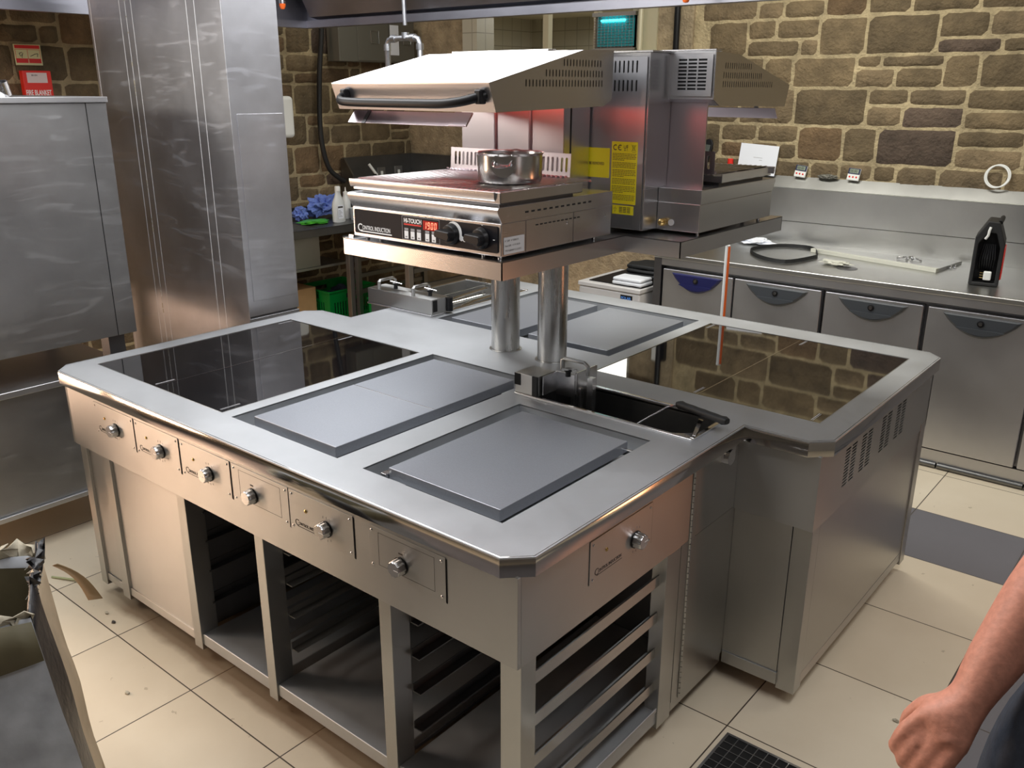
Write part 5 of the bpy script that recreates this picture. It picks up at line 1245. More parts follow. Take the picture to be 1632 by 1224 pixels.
# hanging gas pipe with tee and two drops
gp = thing('hanging_pipe', 'galvanised pipe with tee and two drops hanging behind the near grill', 'pipe', (-2.83, 2.47, 2.0))
px, py = -2.72, 2.35
MB().cyl((px - 0.012, py, 2.745), (px, py, 2.17), 0.011, seg=16).build('pipe_drop', M_GALV, gp)
arm = [(-0.155, 1.90), (-0.155, 2.03)]
MB().tube([(px - 0.145, py, 1.80), (px - 0.145, py, 2.075), (px - 0.13, py, 2.098), (px - 0.10, py, 2.105), (px + 0.075, py, 2.105), (px + 0.098, py, 2.098), (px + 0.11, py, 2.075), (px + 0.11, py, 1.85)], 0.0155, 14).build('branch_pipe', M_GALV, gp)
for x, y, z, dx, dz in ((px - 0.145, py, 2.06, 0, 1), (px + 0.11, py, 2.06, 0, 1), (px - 0.09, py, 2.105, 1, 0), (px + 0.06, py, 2.105, 1, 0), (px, py, 2.118, 0, 1), (px - 0.145, py, 1.93, 0, 1), (px + 0.11, py, 1.97, 0, 1)):
    MB().cyl((x - dx * .016, y, z - dz * .016), (x + dx * .016, y, z + dz * .016), 0.0205, seg=14).build('pipe_fitting', M_GALV, gp)

# electrical cabinet, dispenser and hose on the left wall
eb = thing('electrical_box', 'grey double electrical enclosure high on the left stone wall', 'electrical box', (XL + .1, 3.75, 2.15))
MB().box(XL + 0.032, XL + 0.17, 3.32, 4.10, 2.035, 2.345).build('enclosure', M_BOXGREY, eb, 0.004)
for a, b_ in ((3.50, 3.815), (3.825, 4.09)): MB().box(XL + 0.171, XL + 0.176, a, b_, 2.045, 2.335).build('enclosure_door', M_BOXGREY, eb, 0.002)
MB().box(XL + 0.177, XL + 0.180, 3.83, 3.92, 2.09, 2.31).build('paper_label', M_PAPER, eb)
mb = MB()
for y in (3.63, 3.97): mb.tube([(XL + 0.179, y, 2.17), (XL + 0.179, y + 0.08, 2.17), (XL + 0.179, y + 0.08, 2.26), (XL + 0.179, y, 2.26)], 0.003, 6, closed=True)
mb.build('door_emblem', M_BODY, eb)
sdp = tag(MB().box(XL + 0.03, XL + 0.16, 2.62, 2.885, 1.50, 1.79).build('towel_dispenser', M_WHITEP, None, 0.03, seg=4), 'white rounded dispenser on the stone wall beside the pillar', 'dispenser')
P = [(XL + 0.09, 3.235, 2.6), (XL + 0.09, 3.23, 2.26), (XL + 0.085, 3.19, 1.95), (XL + 0.08, 3.17, 1.62), (XL + 0.08, 3.18, 1.42), (XL + 0.085, 3.225, 1.26), (XL + 0.10, 3.30, 1.185), (XL + 0.11, 3.36, 1.15)]
Pc = []
for i in range(len(P) - 1):
    p0, p1, p2, p3 = [Vector(P[max(0, min(len(P) - 1, i + j - 1))]) for j in range(4)]
    for j in range(6):
        t = j / 6; Pc.append(0.5 * ((2 * p1) + (-p0 + p2) * t + (2 * p0 - 5 * p1 + 4 * p2 - p3) * t * t + (-p0 + 3 * p1 - 3 * p2 + p3) * t ** 3))
on('black_hose', 'thick black hose hanging down the left stone wall into the sink bench', 'hose', MB().tube(Pc, 0.019, 12), M_BLACKM)
on('black_cable_pipe', 'black vertical pipe on the plaster pier beside the hatch', 'pipe', MB().cyl((-2.055, 4.13, 1.0), (-2.065, 4.13, 2.9), 0.020, seg=14), M_BLACK)

# insect killer in the hatch
ik = thing('insect_killer', 'insect killer with glowing turquoise tube in the hatch', 'insect killer', (-2.55, 4.2, 2.2))
MB().box(-2.72, -2.38, 4.165, 4.24, 2.095, 2.33).build('housing', M_BOXGREY, ik, 0.003)
MB().box(-2.70, -2.40, 4.160, 4.1645, 2.12, 2.31).build('back_tray', M_TEALBACK, ik)
MB().cyl((-2.66, 4.150, 2.283), (-2.47, 4.150, 2.283), 0.0085, seg=12).build('uv_tube', M_TEAL, ik)
mb = MB()
for k in range(11): mb.cyl((-2.71, 4.135, 2.115 + k * 0.018), (-2.39, 4.135, 2.115 + k * 0.018), 0.0015, seg=6)
for k in range(12): mb.cyl((-2.705 + k * 0.0282, 4.133, 2.11), (-2.705 + k * 0.0282, 4.133, 2.31), 0.0015, seg=6)
mb.build('wire_guard', M_DARK, ik)
MB().box(-2.725, -2.375, 4.130, 4.165, 2.31, 2.335).box(-2.725, -2.375, 4.130, 4.165, 2.094, 2.108).build('guard_rail', M_BODY, ik)

# ------------------------------------------------------------------ sink bench along the left wall
sk = thing('sink_bench', 'dark steel sink bench with tall splashback along the left wall', 'sink bench', (-4.3, 3.2, 0))
sx1 = -3.975; SZ = 0.912
plate2d('bench_top', rect(XL + 0.03, sx1, 2.10, 3.60), [rect(-4.36, -4.03, 2.18, 2.70)], SZ - 0.003, SZ, M_SINK, sk)
MB().box(sx1 - 0.006, sx1, 2.10, 3.60, SZ - 0.055, SZ + 0.002).build('bench_edge', M_SINK, sk, 0.002)
mb = MB(); mb.box(-4.36, -4.03, 2.18, 2.70, 0.64, 0.644)
for a, b_, c_, d in ((-4.364, -4.36, 2.18, 2.70), (-4.03, -4.026, 2.18, 2.70), (-4.36, -4.03, 2.176, 2.18), (-4.36, -4.03, 2.70, 2.704)): mb.box(a, b_, c_, d, 0.64, SZ - 0.003)
mb.box(-4.40, -4.02, 2.12, 2.95, 0.62, 0.638).build('sink_bowl', M_BODY, sk, 0.006, seg=3)
MB().box(XL + 0.03, XL + 0.05, 2.10, 3.40, SZ, 0.985).build('low_splashback', M_SINK, sk)
MB().box(XL + 0.032, XL + 0.06, 3.402, 4.14, SZ, 1.325).box(XL + 0.061, -1.95, 4.12, 4.165, SZ, 1.325).build('tall_splashback', M_SINK, sk)
MB().prism([(XL + 0.034, SZ), (XL + 0.17, SZ), (XL + 0.17, 1.20), (XL + 0.075, 1.32), (XL + 0.034, 1.32)], 'y', 3.385, 3.400).build('splash_end_cap', M_SINK, sk)
for y in (2.13, 3.56): MB().box(-4.04, -4.0, y, y + 0.04, 0, SZ - 0.056).build('leg', M_SINK, sk)
tp = MB().lathe([(0, 0), (0.034, 0), (0.034, 0.05), (0.022, 0.055), (0.022, 0.075), (0, 0.08)], (XL + 0.20, 3.60, 1.06 - 0.148 + .0), seg=18).build('tap_body', M_BLACK, sk)
MB().cyl((XL + 0.20, 3.60, 0.985), (XL + 0.21, 3.58, 1.20), 0.014, seg=12).build('tap_riser', M_BLACK, sk)
MB().cyl((XL + 0.21, 3.60, 1.19), (XL + 0.19, 3.54, 1.275), 0.011, seg=12).build('tap_lever', M_WHITEP, sk)
for y in (3.74, 3.93): 
    s_ = MB().box(XL + 0.061, XL + 0.068, y, y + 0.085, 1.13, 1.23).build('socket', M_BODY, sk, 0.002)
    MB().box(XL + 0.068, XL + 0.072, y + 0.032, y + 0.055, 1.165, 1.20).build('socket_switch', M_WHITEP, s_, 0.001)
# worktable beside it, with slide rails
tb = thing('prep_table', 'steel prep table with slide rails behind the island on the left', 'table', (-3.7, 3.3, 0))
tz = 0.842
MB().box(-4.55, -3.93, 2.80, 4.10, tz - 0.03, tz).bm.free()
MB().box(-3.965, -3.30, 2.86, 4.10, tz - 0.028, tz).build('table_top', M_SINK, tb, 0.003)
for x, y in ((-3.955, 2.87), (-3.955, 3.62), (-3.34, 2.87), (-3.34, 3.62)): MB().box(x, x + 0.042, y, y + 0.042, 0, tz - 0.0285).build('leg', plain('dull_leg_steel', (0.30, 0.28, 0.26), 0.4, 0.9) if 'dull_leg_steel' not in MATS else MATS['dull_leg_steel'], tb, 0.002)
mb = MB()
MB().bm.free()
for z in (0.40, 0.52, 0.64):
    MB().box(-3.955, -3.925, 2.93, 3.618, z, z + 0.03).build('slide_rail', M_SINK, tb, 0.001)
    MB().box(-3.34, -3.31, 2.93, 3.618, z, z + 0.03).build('slide_rail', M_SINK, tb, 0.001)
MB().box(-3.905, -3.87, 2.91, 2.945, 0.05, tz - 0.0285).build('rack_upright', M_SINK, tb, 0.001)
# things on the sink bench
bt = thing('spray_bottle', 'white labelled plastic bottle at the front edge of the sink bench', 'bottle', (-4.10, 2.95, SZ))
bt_c = (-4.115, 2.965, SZ + 0.0005)
b_ = MB().lathe([(0, 0), (0.040, 0), (0.044, 0.006), (0.044, 0.115), (0.040, 0.145), (0.024, 0.185), (0.0185, 0.205), (0.0185, 0.225), (0, 0.226)], bt_c, seg=32)
for v in b_.bm.verts: v.co.x = bt_c[0] + (v.co.x - bt_c[0]) * 0.75; v.co.y = bt_c[1] + (v.co.y - bt_c[1]) * 1.25
bo = b_.build('bottle_body', M_BOTTLE, bt)
MB().lathe([(0.0205, 0), (0.0205, 0.030), (0.017, 0.036), (0, 0.036)], (bt_c[0], bt_c[1], bt_c[2] + 0.222), seg=24).build('cap', M_WHITEP, bt)
lb_ = frame((bt_c[0] + 0.0335, bt_c[1] - 0.045, SZ + 0.03), (0, 1, 0), (0, 0, 1))
l1 = MB().box(0.012, 0.062, 0.0, 0.095, -0.0018, 0.0004, lb_).build('label', M_PAPER, bt)
MB().box(0.013, 0.058, 0.076, 0.088, 0.0004, 0.0008, lb_).build('label_stripe', M_DKPRINT, l1)
mb = MB()
for k in range(6): mb.box(0.016, 0.052 - (k % 3) * 0.008, 0.012 + k * 0.009, 0.015 + k * 0.009, 0.0004, 0.0008, lb_)
mb.build('label_print', M_GREYPRINT, l1)
b2 = thing('nozzle_bottle', 'small clear squeeze bottle with pointed nozzle behind the white bottle', 'bottle', (-4.22, 3.12, SZ))
MB().lathe([(0, 0), (0.032, 0), (0.035, 0.005), (0.035, 0.14), (0.020, 0.165), (0.018, 0.18), (0, 0.181)], (-4.225, 3.13, SZ + 0.0005), seg=28).build('bottle_body', M_BOTTLE, b2)
MB().lathe([(0.019, 0), (0.019, 0.02), (0.006, 0.026), (0.003, 0.055), (0, 0.056)], (-4.225, 3.13, SZ + 0.176), seg=20).build('nozzle', M_WHITEP, b2)
tub = thing('plastic_tub', 'clear tub of blue liquid behind the white bottle', 'tub', (-4.15, 3.18, SZ))
MB().lathe([(0, 0), (0.045, 0), (0.055, 0.075), (0.058, 0.085), (0.052, 0.085), (0.043, 0.004), (0, 0.004)], (-4.12, 3.14, SZ + 0.0005), seg=28).build('tub_body', M_BOTTLE, tub)
MB().lathe([(0, 0), (0.042, 0), (0.050, 0.06), (0, 0.06)], (-4.12, 3.14, SZ + 0.006), seg=28).build('blue_liquid', plain('blue_liquid', (0.02, 0.08, 0.2), 0.2), tub)
tag(blob('blue_cloth', (-4.38, 2.72 + .10, SZ + 0.001), (0.05, 0.05, 0.05), M_CLOTH, None, 0.5, 3.2, 3), 'small scrunched blue cloth on the sink bench by the pillar', 'cloth')
o_ = blob('blue_cloth', (-4.36, 3.05, SZ + 0.001), (0.07, 0.13, 0.075), M_CLOTH, None, 0.75, 2.6, 7); tag(o_, 'larger crumpled blue cloth beside the white bottle on the sink bench', 'cloth')
tag(blob('green_bag', (-4.20, 2.80, SZ + 0.0008), (0.075, 0.12, 0.012), M_BAG, None, 0.5, 2.0, 9), 'flat bright green plastic bag beside the white bottle', 'plastic bag')
# below: cardboard box and green crate
cb = thing('cardboard_box', 'brown cardboard box on the floor under the sink bench', 'box', (-4.4, 2.75, 0))
q = 0.43
MB().box(-4.60 + 0.04, -4.27, 2.42, 2.83, 0.002, q).build('carton', M_CARD, cb, 0.004)
mb = MB().box(-4.269, -4.268, 2.66, 2.70, 0.10, 0.115).box(-4.269, -4.268, 2.72, 2.78, 0.10, 0.112); mb.build('print', M_DKPRINT, cb)
ck = thing('plastic_crate', 'green plastic crate under the sink bench behind the cardboard box', 'crate', (-4.4, 3.2, 0))
def crate(x0, x1, y0, y1, z0, z1, parent):
    hol = lambda L: [rect(0.04 + k * 0.026, 0.052 + k * 0.026, 0.04, (z1 - z0) - 0.09) for k in range(int((L - 0.08) / 0.026))]
    hb = lambda L: hol(L) + [rect(L / 2 - 0.06, L / 2 + 0.06, (z1 - z0) - 0.07, (z1 - z0) - 0.035)]
    for M, L in ((frame((x1, y0, z0), (0, 1, 0), (0, 0, 1)), y1 - y0), (frame((x0, y0, z0), (0, 1, 0), (0, 0, 1)), y1 - y0), (frame((x0, y0, z0), (1, 0, 0), (0, 0, 1)), x1 - x0), (frame((x0, y1, z0), (1, 0, 0), (0, 0, 1)), x1 - x0)):
        plate2d('crate_side', rect(0, L, 0, z1 - z0), hb(L), -0.002, 0.002, M_CRATE, parent, M)
    MB().box(x0, x1, y0, y1, z0, z0 + 0.005).build('crate_bottom', M_CRATE, parent)
    mb = MB()
    for a, b__, c_, d in ((x0 - .012, x1 + .012, y0 - .012, y0 + .003), (x0 - .012, x1 + .012, y1 - .003, y1 + .012), (x0 - .012, x0 + .003, y0, y1), (x1 - .003, x1 + .012, y0, y1)): mb.box(a, b__, c_, d, z1 - 0.012, z1)
    mb.build('crate_rim', M_CRATE, parent, 0.002)
crate(-4.53, -4.15, 2.86, 3.30, 0.16, 0.40, ck)
tag(blob('dark_rags', (-4.34, 3.08, 0.171), (0.13, 0.15, 0.10), M_NAVY, None, 0.4, 2.5, 2), 'dark rags inside the green crate', 'rags')
ck2 = thing('plastic_crate', 'green plastic crate beneath the prep table seen between its rails', 'crate', (-3.6, 3.3, 0))
crate(-3.86, -3.40, 2.99, 3.55, 0.12, 0.38, ck2)
for o_, y_ in ((ck, 3.08),): MB().box(-4.50, -4.18, 2.89, 3.27, 0.0, 0.16).build('crate_stack_base', M_CRATE, ck)
MB().box(-3.84, -3.42, 3.01, 3.53, 0.0, 0.12).build('crate_stack_base', M_CRATE, ck2)

# ------------------------------------------------------------------ squeegee pole leaning beyond the island
br_ = thing('squeegee_pole', 'thin white pole with a red side leaning behind the right hob', 'pole', (-0.74, 2.40, 0))
p0, p1 = Vector((-0.7285, 2.36, 0.02)), Vector((-0.750, 2.40, 1.180))
MB().cyl(p0, p1, 0.0105, seg=18).build('pole', M_WHITEP, br_)
MB().cyl(p0 + Vector((0.0045, 0.0, 0)), p1 + Vector((0.0045, 0.0, -0.002)), 0.0088, seg=16).build('red_strip', M_ORANGE, br_)
MB().cyl(p1 - (p1 - p0).normalized() * 0.0 + Vector((0, 0, 0)), p1 + Vector((0, 0, 0.004)), 0.0112, seg=18).build('end_cap', M_WHITEP, br_)
MB().box(-0.90, -0.56, 2.345, 2.375, 0.0, 0.022).build('squeegee_head', M_BLACKM, br_, 0.003)

# ------------------------------------------------------------------ floor: drain grate, debris, straw, tape
gr = thing('drain_grate', 'square steel floor drain grate in front of the island', 'drain grate', (0.2, 0.70, 0))
gx0, gx1, gy0, gy1 = 0.125, 0.485, 0.49, 0.85
MB().box(gx0, gx1, gy0, gy1, 0.0005, 0.0015).build('drain_pit', M_VOID, gr)
mb = MB()
for a, b__, c_, d in ((gx0, gx1, gy0, gy0 + .008), (gx0, gx1, gy1 - .008, gy1), (gx0, gx0 + .008, gy0 + .008, gy1 - .008), (gx1 - .008, gx1, gy0 + .008, gy1 - .008)): mb.box(a, b__, c_, d, 0.0005, 0.006)
mb.build('grate_frame', M_CHROME, gr)
mb = MB()
for k in range(1, 11): v = gx0 + 0.008 + k * (gx1 - gx0 - 0.016) / 11; mb.box(v - 0.0013, v + 0.0013, gy0 + .008, gy1 - .008, 0.0015, 0.005)
for k in range(1, 11): v = gy0 + 0.008 + k * (gy1 - gy0 - 0.016) / 11; mb.box(gx0 + .008, gx1 - .008, v - 0.0013, v + 0.0013, 0.0015, 0.0045)
mb.build('grate_bars', M_CHROME, gr)
on('plastic_straw', 'thin pale green strip of plastic lying on the floor left of the island', 'plastic strip', MB().tube([(-2.35, -0.045, 0.004), (-2.32, -0.032, 0.006), (-2.24, 0.004, 0.010), (-2.19, 0.018, 0.010), (-2.150, 0.018, 0.006), (-2.117, 0.006, 0.004)], 0.0045, 6), plain('pale_green_plastic', (0.42, 0.45, 0.25), 0.5))
for k, (x, y, lab) in enumerate(((-1.939, -0.031, 'small curled shaving on the floor tiles nearest the pale plastic strip'), (-1.861, -0.045, 'small dark crumb on the floor tiles left of the grout crossing'), (-1.447, -0.213, 'pale grey crumb on the floor tile nearest the torn bin'), (0.50, 1.232, 'small brown crumb on the floor right of the drain grate'))):
    tag(blob('floor_crumb', (x, y, 0.0003), (0.010, 0.006, 0.004), M_DKPRINT if k == 1 else M_TORN, None, 0.5, 4, k, 2), lab, 'crumb')

# ------------------------------------------------------------------ torn film-wrapped bin, lower left
bn = thing('wrapped_bin', 'tall carton bin wrapped in grey film with torn black edges, lower left', 'bin', (-1.6, -0.8, 0))
# corners: back-right, front-right, front-left, back-left ; top ring and bottom ring
zt_ = 0.60
T_ = [(-1.40, -0.405), (-1.115, -0.555), (-1.36, -1.02), (-1.80, -0.78)]
B_ = [(-1.17, -0.425), (-0.93, -0.545), (-1.22, -1.06), (-1.60, -0.80)]
def lerp(a, b, t): return Vector(a) * (1 - t) + Vector(b) * t
rn = random.Random(12); mb = MB(); bm = mb.bm; NS, NZ = 14, 12
lay = []
for j in range(NZ + 1):
    v = j / NZ; row = []
    for s_ in range(4):
        for i in range(NS):
            t = i / NS
            a = lerp(B_[s_], B_[(s_ + 1) % 4], t); b__ = lerp(T_[s_], T_[(s_ + 1) % 4], t); p = lerp(a, b__, v)
            nz_ = noise.noise(Vector((p.x * 5, p.y * 5, v * 3))) * 0.012
            cen = Vector((-1.40, -0.72)); d = (p - cen).normalized()
            z = v * zt_ + (0.03 * noise.noise(Vector((p.x * 14, p.y * 14, 3))) + (0.03 if s_ == 0 else 0) * math.sin(t * PI) if j == NZ else 0)
            row.append(bm.verts.new((p.x + d.x * nz_, p.y + d.y * nz_, z)))
    lay.append(row)
m_ = len(lay[0])
for j in range(NZ):
    for k in range(m_):
        f = bm.faces.new((lay[j][k], lay[j][(k + 1) % m_], lay[j + 1][(k + 1) % m_], lay[j + 1][k])); f.material_index = (2 if k < NS * 0.5 else 1) if k < NS else 0
ob = mb.build('bin_wall', [M_FILM, M_BLKFILM, M_CARTON], bn); so = ob.modifiers.new('solid', 'SOLIDIFY'); so.thickness = 0.008; so.offset = -1
# liner inside
mb = MB(); bm = mb.bm
rows = []
for v in (0.08, 0.96):
    rows.append([bm.verts.new((*(lerp(B_[s_], T_[s_], v) * 0.93 + Vector((-1.40, -0.72)) * 0.07), v * zt_)) for s_ in range(4)])
for k in range(4): bm.faces.new((rows[0][k], rows[0][(k + 1) % 4], rows[1][(k + 1) % 4], rows[1][k]))
bm.faces.new(rows[0]); mb.build('bin_liner', M_LINER, bn)
# band of olive tape under the near rim
mb = MB(); bm = mb.bm; A_ = []
for i in range(13):
    t = i / 12; 
    for v in (0.82 - 0.05 * math.sin(t * 3), 0.985):
        p = lerp(lerp(B_[1], B_[2], t), lerp(T_[1], T_[2], t), v); n2 = Vector((0.85, -0.5)); A_.append(bm.verts.new((p.x + n2.x * 0.012, p.y + n2.y * 0.012, v * zt_)))
for i in range(12): bm.faces.new((A_[2 * i], A_[2 * i + 2], A_[2 * i + 3], A_[2 * i + 1]))
ob = mb.build('tape_band', M_LINER, bn); so = ob.modifiers.new('solid', 'SOLIDIFY'); so.thickness = 0.002
# ragged torn paper along the rim
def ragged(name, P0, P1, n, mat, amp, h, seed):
    rn = random.Random(seed); mb = MB(); bm = mb.bm; prev = None
    for i in range(n + 1):
        t = i / n; p = Vector(P0) * (1 - t) + Vector(P1) * t
        col = []
        for j in range(5):
            q = p + Vector((rn.uniform(-1, 1), rn.uniform(-1, 1), rn.uniform(-0.6, 1))) * amp * (0.3 + j * 0.3) + Vector((0, 0, j * h))
            col.append(bm.verts.new(q))
        if prev:
            for j in range(4): bm.faces.new((prev[j], col[j], col[j + 1], prev[j + 1]))
        prev = col
    o = mb.build(name, mat, bn); so = o.modifiers.new('solid', 'SOLIDIFY'); so.thickness = 0.0025
    return o
ragged('torn_edge', (*T_[0], zt_ - 0.03), (*lerp(T_[0], T_[3], 0.6), zt_ - 0.01), 22, M_TORN, 0.016, 0.012, 1)
ragged('torn_edge', (*lerp(T_[0], T_[1], 0.05), zt_ - 0.01), (*lerp(T_[0], T_[1], 0.6), zt_ - 0.02), 18, M_BLKFILM, 0.016, 0.013, 2)
ragged('torn_edge', (*lerp(T_[1], T_[2], 0.0), zt_ - 0.03), (*lerp(T_[1], T_[2], 0.7), zt_ - 0.02), 20, M_TORN, 0.009, 0.008, 3)
mb = MB(); rn = random.Random(6)
for k in range(22):
    t = rn.uniform(0.05, 0.5); p = lerp(T_[0], T_[1], t); a = Vector((p.x, p.y, zt_ - 0.01 + rn.uniform(-.02, .03)))
    d = Vector((rn.uniform(-1, 0.3), rn.uniform(-1, 0.2), rn.uniform(-1, 0.3))).normalized() * rn.uniform(0.02, 0.05)
    mb.tube([a, a + d * 0.5 + Vector((0, 0, 0.008)), a + d], 0.0008, 5)
mb.build('white_threads', M_WHITE, bn)
# curling brown tape strip
mb = MB(); bm = mb.bm; pr = None
for i in range(9):
    t = i / 8; c_ = Vector((-1.37, -0.385, 0.575)) * (1 - t) + Vector((-1.375, -0.29, 0.415)) * t + Vector((0.0, 0.01, 0.012)) * math.sin(t * PI)
    wv = Vector((0.006 + 0.010 * t, 0.005 + 0.009 * t, 0.003)); a, b__ = bm.verts.new(c_ - wv), bm.verts.new(c_ + wv)
    if pr: bm.faces.new((pr[0], a, b__, pr[1]))
    pr = (a, b__)
ob = mb.build('tape_strip', M_TAPE, bn); so = ob.modifiers.new('solid', 'SOLIDIFY'); so.thickness = 0.0015

# ------------------------------------------------------------------ person at the right edge
pe = thing('person', 'person in white short sleeves and navy trousers, arm hanging at the right edge', 'person', (1.16, 0.14, 0))
def shift(L): return [(v[0] - 0.10, *v[1:]) for v in L]
def skin(name, verts, edges, mat, root=0, sub=2, parent=pe):
    me = bpy.data.meshes.new(name); me.from_pydata([v[:3] for v in verts], edges, []); me.materials.append(mat)
    o = bpy.data.objects.new(name, me); C.objects.link(o)
    m = o.modifiers.new('skin', 'SKIN'); m.use_smooth_shade = True
    for i, v in enumerate(verts):
        sv = me.skin_vertices[0].data[i]; sv.radius = (v[3], v[4] if len(v) > 4 else v[3]); sv.use_root = (i == root)
    s = o.modifiers.new('sub', 'SUBSURF'); s.levels = s.render_levels = sub
    if parent is not None: adopt(o, parent)
    return o
wr = Vector((0.846, -0.004, 1.000)); el = Vector((0.925, 0.155, 1.235)); shd = Vector((1.07, -0.02, 1.50))
# body: pelvis, spine, neck, head, both arms, legs as one surface
V = [(1.16, .16, .98, .09, .07), (1.16, .16, 1.12, .10, .075), (1.15, .16, 1.30, .145, .10), (1.14, .16, 1.46, .12, .09), (1.12, .16, 1.56, .055), (1.09, .16, 1.66, .085, .075), (1.08, .16, 1.76, .075, .07),
     (1.10, .02, 1.48, .055), (1.03, .07, 1.36, .047), (*el, .047), (*(el * .62 + wr * .38), .050), (*(el * .25 + wr * .75), .041), (*wr, .034, .030),
     (1.16, .32, 1.48, .055), (1.20, .38, 1.25, .045), (1.14, .36, 1.02, .032), (1.10, .34, .88, .03),
     (1.16, .08, .90, .06), (1.15, .06, .52, .062), (1.18, .06, .10, .042), (1.08, .06, .035, .035),
     (1.16, .24, .90, .06), (1.17, .26, .52, .062), (1.20, .26, .10, .042), (1.10, .26, .035, .035)]
Ed = [(0, 1), (1, 2), (2, 3), (3, 4), (4, 5), (5, 6), (3, 7), (7, 8), (8, 9), (9, 10), (10, 11), (11, 12), (3, 13), (13, 14), (14, 15), (15, 16), (0, 17), (17, 18), (18, 19), (19, 20), (0, 21), (21, 22), (22, 23), (23, 24)]
# hand of the left arm: palm and five curled digits joined to the wrist
D = (wr - el).normalized()
Lf, Cm = -rt, -fw
Hd = (Lf * 0.62 + Vector((0, 0, -0.80)) + Cm * 0.15).normalized()              # wrist to knuckles
Nb = Lf * 0.55 + Cm * 0.70 + Vector((0, 0, 0.45)); Nb = (Nb - Hd * Nb.dot(Hd)).normalized()   # out of the back of the hand
Sd = Hd.cross(Nb).normalized()                                                # across the knuckles
def hv(a, s, nrm, r, r2_=None):
    p = wr + Hd * a + Sd * s + Nb * nrm; return (p.x, p.y, p.z, r, r2_ if r2_ else r)
base = len(V)
V += [hv(0.028, 0.0, 0.0, .034, .028)]; Ed += [(12, base)]
for q_, s_ in enumerate((-0.033, -0.011, 0.011, 0.032)):
    L_ = (0.060, 0.068, 0.065, 0.052)[q_]; b0 = len(V)
    V += [hv(0.058, s_ * 0.85, 0.002, .020), hv(0.090, s_, 0.0, .0150), hv(0.090 + L_ * 0.62, s_ * 0.98, -0.015, .0118), hv(0.090 + L_ * 0.72, s_ * 0.95, -0.044, .0108), hv(0.090 + L_ * 0.36, s_ * 0.92, -0.058, .0098)]
    Ed += [(base, b0)] + [(b0 + i, b0 + i + 1) for i in range(4)]
b0 = len(V)
V += [hv(0.044, 0.040, -0.022, .0165), hv(0.080, 0.048, -0.038, .0130), hv(0.106, 0.036, -0.050, .0108)]; Ed += [(base, b0), (b0, b0 + 1), (b0 + 1, b0 + 2)]
V = [((v[0] - 0.10, *v[1:]) if i not in (9, 10, 11, 12) and i < base else v) for i, v in enumerate(V)]
body = skin('body', V, Ed, M_SKIN)
rm = body.modifiers.new('remesh', 'REMESH'); rm.mode = 'VOXEL'; rm.voxel_size = 0.005; rm.use_smooth_shade = True
sm_ = body.modifiers.new('smooth', 'SMOOTH'); sm_.factor = 0.5; sm_.iterations = 3
# clothes
shirt = skin('shirt', shift([(1.16, .16, 0.93, .175, .15), (1.16, .16, 1.12, .165, .13), (1.15, .16, 1.32, .165, .12), (1.14, .16, 1.47, .135, .10), (1.13, .16, 1.545, .062),
     (1.10, .02, 1.48, .072), (1.035, .065, 1.385, .068), (1.00, .10, 1.335, .066), (1.16, .32, 1.48, .072), (1.19, .37, 1.30, .066)]), [(0, 1), (1, 2), (2, 3), (3, 4), (3, 5), (5, 6), (6, 7), (3, 8), (8, 9)], M_SHIRT)
tro = skin('trousers', shift([(1.16, .16, 1.03, .165, .14), (1.15, .16, .95, .155, .13), (1.13, .05, .86, .125, .12), (1.13, .04, .55, .10), (1.16, .05, .14, .075), (1.16, .26, .86, .115), (1.17, .26, .55, .09), (1.19, .26, .14, .075)]),
     [(0, 1), (1, 2), (2, 3), (3, 4), (1, 5), (5, 6), (6, 7)], M_NAVY)
ap = skin('apron', [(1.03, .10, 1.04, .09, .08), (0.985, .065, 0.99, .115, .095), (0.965, .05, .85, .125, .10), (0.97, .06, .55, .12, .10)], [(0, 1), (1, 2), (2, 3)], M_NAVY)
MB().tube([(0.935, -0.03, 1.035), (0.955, -0.045, 1.055), (0.985, -0.06, 1.06), (1.03, -0.07, 1.07)], (0.012, 0.006), 8).build('apron_tie', M_SHIRT, pe)
skin('shoe', [(1.10, .06, .05, .045), (0.96, .06, .035, .038), (0.9, .06, .03, .03)], [(0, 1), (1, 2)], M_BLACK); skin('shoe', [(1.12, .26, .05, .045), (0.98, .26, .035, .038), (0.92, .26, .03, .03)], [(0, 1), (1, 2)], M_BLACK)
hc = Vector((0.99, .16, 1.695))
bmh = bmesh.new(); bmesh.ops.create_uvsphere(bmh, u_segments=32, v_segments=24, radius=1)
for v in bmh.verts:      # skull narrowing to the jaw, brow and chin toward -x
    x, y, z = v.co; k = 1 - 0.28 * max(0, -z) ** 1.3; fx_ = 1.0 + (0.06 if x < 0 and z < -.3 else 0)
    v.co = Vector((x * 0.098 * k * fx_, y * 0.077 * k, z * 0.118)) + hc
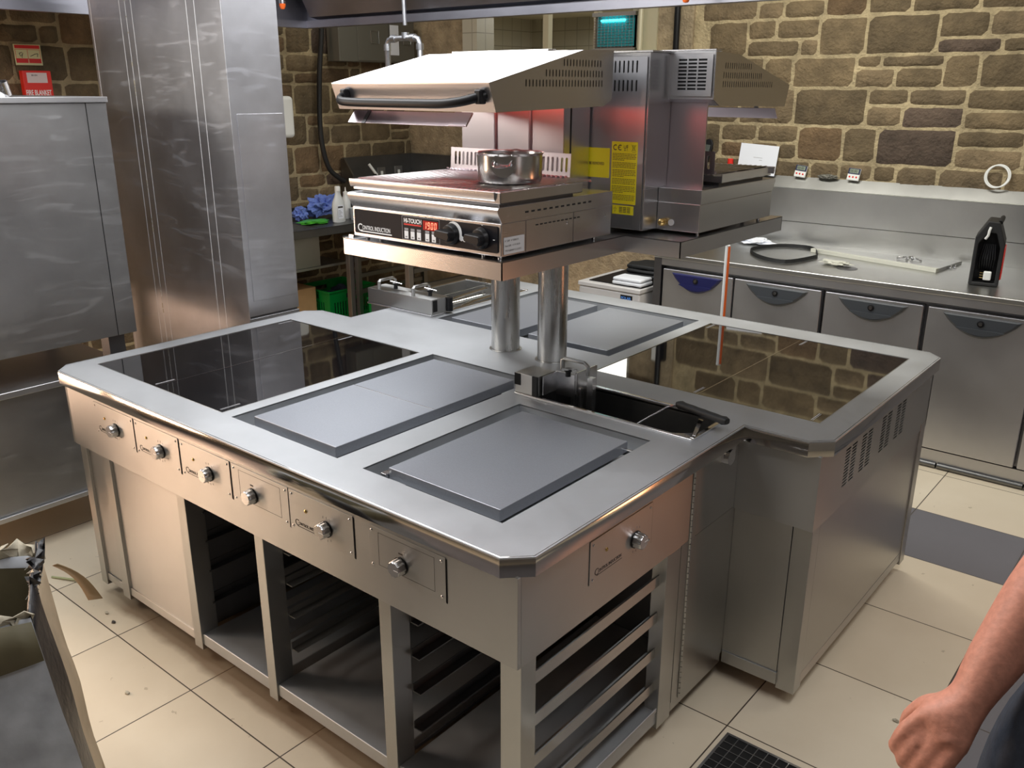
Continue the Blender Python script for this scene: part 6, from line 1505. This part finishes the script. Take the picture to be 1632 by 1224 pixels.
me = bpy.data.meshes.new('head'); bmh.to_mesh(me); bmh.free(); link('head', me, M_SKIN, pe)
MB().prism([(-0.0, -0.0), (-0.030, -0.035), (-0.004, -0.044)], 'z', -0.009, 0.009).bm.free()
mb = MB(); bm = mb.bm; vs = [bm.verts.new(hc + Vector(p)) for p in ((-0.092, 0, 0.022), (-0.122, 0, -0.022), (-0.094, -0.016, -0.030), (-0.094, 0.016, -0.030), (-0.085, -0.010, 0.015), (-0.085, 0.010, 0.015))]
for f in ((0, 1, 2, 4), (0, 5, 3, 1), (1, 3, 2), (0, 4, 5), (2, 3, 5, 4)): bm.faces.new([vs[i] for i in f])
mb.build('nose', M_SKIN, pe, 0.005, seg=3)
for s in (-1, 1):
    e_ = MB().lathe([(0, -.012), (.009, -.008), (.012, 0), (.009, .008), (0, .012)], hc + Vector((-0.083, s * 0.031, 0.008)), seg=16).build('eye', M_WHITEP, pe)
    MB().lathe([(0, 0), (.005, 0.0), (0, .002)], hc + Vector((-0.0945, s * 0.031, 0.008)), (-1, 0, 0), 12).build('iris', M_BLACK, e_)
    MB().tube(arcpts(hc + Vector((0.004, s * 0.077, -0.004)), 0.026, -1.9, 1.9, 10, (0.55, 0, 0.2), (0.0, 0, 1)), (0.006, 0.010), 8).build('ear', M_SKIN, pe)
MB().tube([hc + Vector((-0.086, -0.024, -0.055)), hc + Vector((-0.097, 0, -0.058)), hc + Vector((-0.086, 0.024, -0.055))], (0.005, 0.008), 8).build('mouth', plain('lips', (0.45, 0.14, 0.12), 0.5), pe)
bmh = bmesh.new(); bmesh.ops.create_uvsphere(bmh, u_segments=32, v_segments=24, radius=1)
bmesh.ops.delete(bmh, geom=[v for v in bmh.verts if v.co.z < -0.25 - 0.35 * v.co.x or (v.co.x < -0.62 and v.co.z < 0.62)], context='VERTS')
for v in bmh.verts: v.co = Vector((v.co.x * 0.106, v.co.y * 0.085, v.co.z * 0.126)) + hc
me = bpy.data.meshes.new('hair'); bmh.to_mesh(me); bmh.free(); link('hair', me, M_HAIR, pe)
